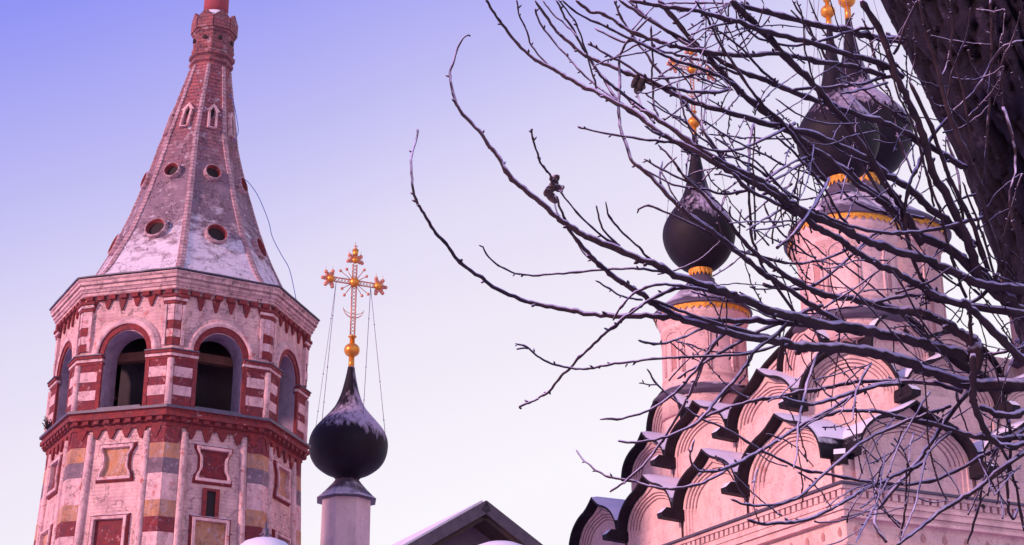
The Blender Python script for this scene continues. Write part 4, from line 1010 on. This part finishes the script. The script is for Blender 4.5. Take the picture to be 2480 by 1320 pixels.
def make_branch(mb, w0, w1, pts, off, nseed, n=7, snow=.25):
    base_end = pts[-1]
    if base_end[0] > 2455 and w1 >= 13:
        dx, dy = pts[-1][0] - pts[-2][0], pts[-1][1] - pts[-2][1]; l = math.hypot(dx, dy); pts = pts + [(base_end[0] + 70, base_end[1] + 70 * dy / max(l, 1) * .5), (2650, base_end[1] + 60)]
    P = crom([V(x, y, 0) for x, y in pts], 5); N_ = len(P); out_ = []; rs_ = []
    acc = [0]
    for a, b in zip(P, P[1:]): acc.append(acc[-1] + (b - a).length)
    nb = 0
    for i, q in enumerate(P):
        t = acc[i] / acc[-1]; D = depth(q.x, q.y) + off * (1 - t) ** 1.0
        if q.x > 2440: D += (q.x - 2440) / 210 * 0.6
        jit = 0.9 + 2.4 * (w0 + (w1 - w0) * t) / 30
        x = q.x + jit * noise.noise(V(acc[i] / 19, nseed, 0)) * 2.3; y = q.y + jit * noise.noise(V(acc[i] / 19, nseed, 9)) * 2.3
        out_.append(at(x, y, D)); wpx = w0 + (w1 - w0) * t ** 0.8
        wpx *= 1 + 0.3 * noise.noise(V(acc[i] / 14, nseed * 3.1, 4)) + (0.35 if rnd.random() < 0.07 else 0)
        if i == 0: wpx *= .5
        rs_.append(wpx * (0.40 if w1 < 12 else 0.36) * D / 4000 + 0.0006)
    mb.tube(out_, rs_, n if w1 < 18 else 12, 0, True, snow)
    # buds and short spurs
    for i in range(1, N_ - 1):
        if rnd.random() < (0.15 if w1 < 12 else 0.08):
            d = (out_[i + 1] - out_[i - 1]).normalized(); s = V(rnd.uniform(-1, 1), rnd.uniform(-1, 1), rnd.uniform(-1, 1)); s = (s - d * s.dot(d)).normalized()
            s = (s - d * 0.8).normalized(); r = rs_[i]; L = rnd.uniform(.008, .020) + r * .6
            mb.tube([out_[i], out_[i] + s * (r + L * .5), out_[i] + s * (r + L)], [r * .6, r * .5 + .002, .0012], 5, 0, True, .3)
    return out_, rs_
brs.sort(key=lambda b: -((b[0] + b[1]) * sum(math.hypot(c[0] - a[0], c[1] - a[1]) for a, c in zip(b[2], b[2][1:]))))
tw = MB()
for i, (w0, w1, pts) in enumerate(brs):
    off = rnd.uniform(-.45, .30) if w1 < 16 else rnd.uniform(-.25, .15)
    if i < 98:
        mb = MB(); make_branch(mb, w0, w1, pts, off, i * 1.7); mb.build('branch', M['twig'], tr, recalc=False)
    else: make_branch(tw, w0, w1, pts, off, i * 1.7)
# loose spray of fine shoots springing from the branches on the right
side = [b for b in brs if max(p[0] for p in b[2]) > 1750]
for k in range(260):
    w0, w1, pts = rnd.choice(side); q = [p for p in pts if p[0] > 1680 and -20 < p[1] < 1300]
    if not q: continue
    x, y = rnd.choice(q); a = rad(rnd.choice([rnd.uniform(150, 260), rnd.uniform(150, 260), rnd.uniform(60, 130), rnd.uniform(260, 320)])); L = rnd.uniform(50, 210)
    c1 = rnd.uniform(-.5, .5); P = [(x, y)]
    for s in range(5):
        a += c1 * .35 + rnd.uniform(-.12, .12); x += math.cos(a) * L / 5; y -= math.sin(a) * L / 5; P.append((x, y))
    if min(p[0] for p in P) < 1560: continue
    make_branch(tw, 2.4, 4.6, P, rnd.uniform(-.15, .15), k * 2.3 + 500, 5)
tw.build('twigs', M['twig'], tr, recalc=False, kind='stuff')
# snow-filled crotch where the limbs meet
mb = MB(); p = at(2362, 858, depth(2362, 858) - .02)
pr = [(0.003, -.11), (.022, -.08), (.040, -.03), (.042, .03), (.03, .07), (.014, .10), (.003, .11)]
rings = []
for r, z in pr: rings.append([p + V(r * math.cos(t * .524), r * math.sin(t * .524), z) + V(.02, .02, .02) * noise.noise(V(r * 30, t, z * 20)) for t in range(12)])
mb.loft(rings, 0, True); mb.build('knot', M['twig'], tr)
# withered leaves
def leafcluster(x, y, D, blobs, name, m_, seed):
    mb = MB(); r_ = random.Random(seed)
    for (dx, dy, sx, sy, ang) in blobs:
        c = at(x + dx, y + dy, D + r_.uniform(-.01, .01)); ca, sa = math.cos(rad(ang)), math.sin(rad(ang)); k = D / 4000
        g_ = []; NU, NV_ = 10, 8
        for i in range(NU + 1):
            row = []
            u = i / NU * 2 - 1; w = math.sqrt(max(0, 1 - abs(u) ** 1.6)) + .02
            for j in range(NV_ + 1):
                v = j / NV_ * 2 - 1; px, py = u * sx, v * sy * w; X = px * ca - py * sa; Y = px * sa + py * ca
                cup = (v * v * sy * .9 * w - u * u * sx * .35) * k
                nn_ = noise.noise(V(px * .1, py * .1, seed)) * 5 * k
                row.append(c + RT * X * k + UP * Y * k + FW * (cup + nn_))
            g_.append(row)
        mb.loft(g_, 0, True, closed=False)
    o = mb.build(name, M[m_], tr, recalc=False); md = o.modifiers.new('thick', 'SOLIDIFY'); md.thickness = 0.004; return o
D0 = depth(1340, 455)
leafcluster(1340, 455, D0, [(3, -23, 13, 9, 20), (0, -5, 17, 10, 60), (12, 0, 13, 8, -20), (22, -2, 5, 3, 0), (-12, 8, 15, 9, 60), (-5, 20, 22, 9, -50), (4, 30, 9, 4, -70)], 'curled_leaf', 'leaf', 3)
D0 = depth(1545, 210)
leafcluster(1545, 210, D0, [(4, 0, 20, 10, 60), (-6, -14, 20, 6, 62), (10, -4, 12, 6, -60)], 'curled_leaf', 'leafdark', 5)
leafcluster(2381, 1226, depth(2381, 1226), [(0, 0, 6, 3, -50)], 'curled_leaf', 'leafdark', 8)
leafcluster(2196, 806, depth(2196, 806), [(0, 0, 13, 4, -55)], 'curled_leaf', 'leafdark', 9)
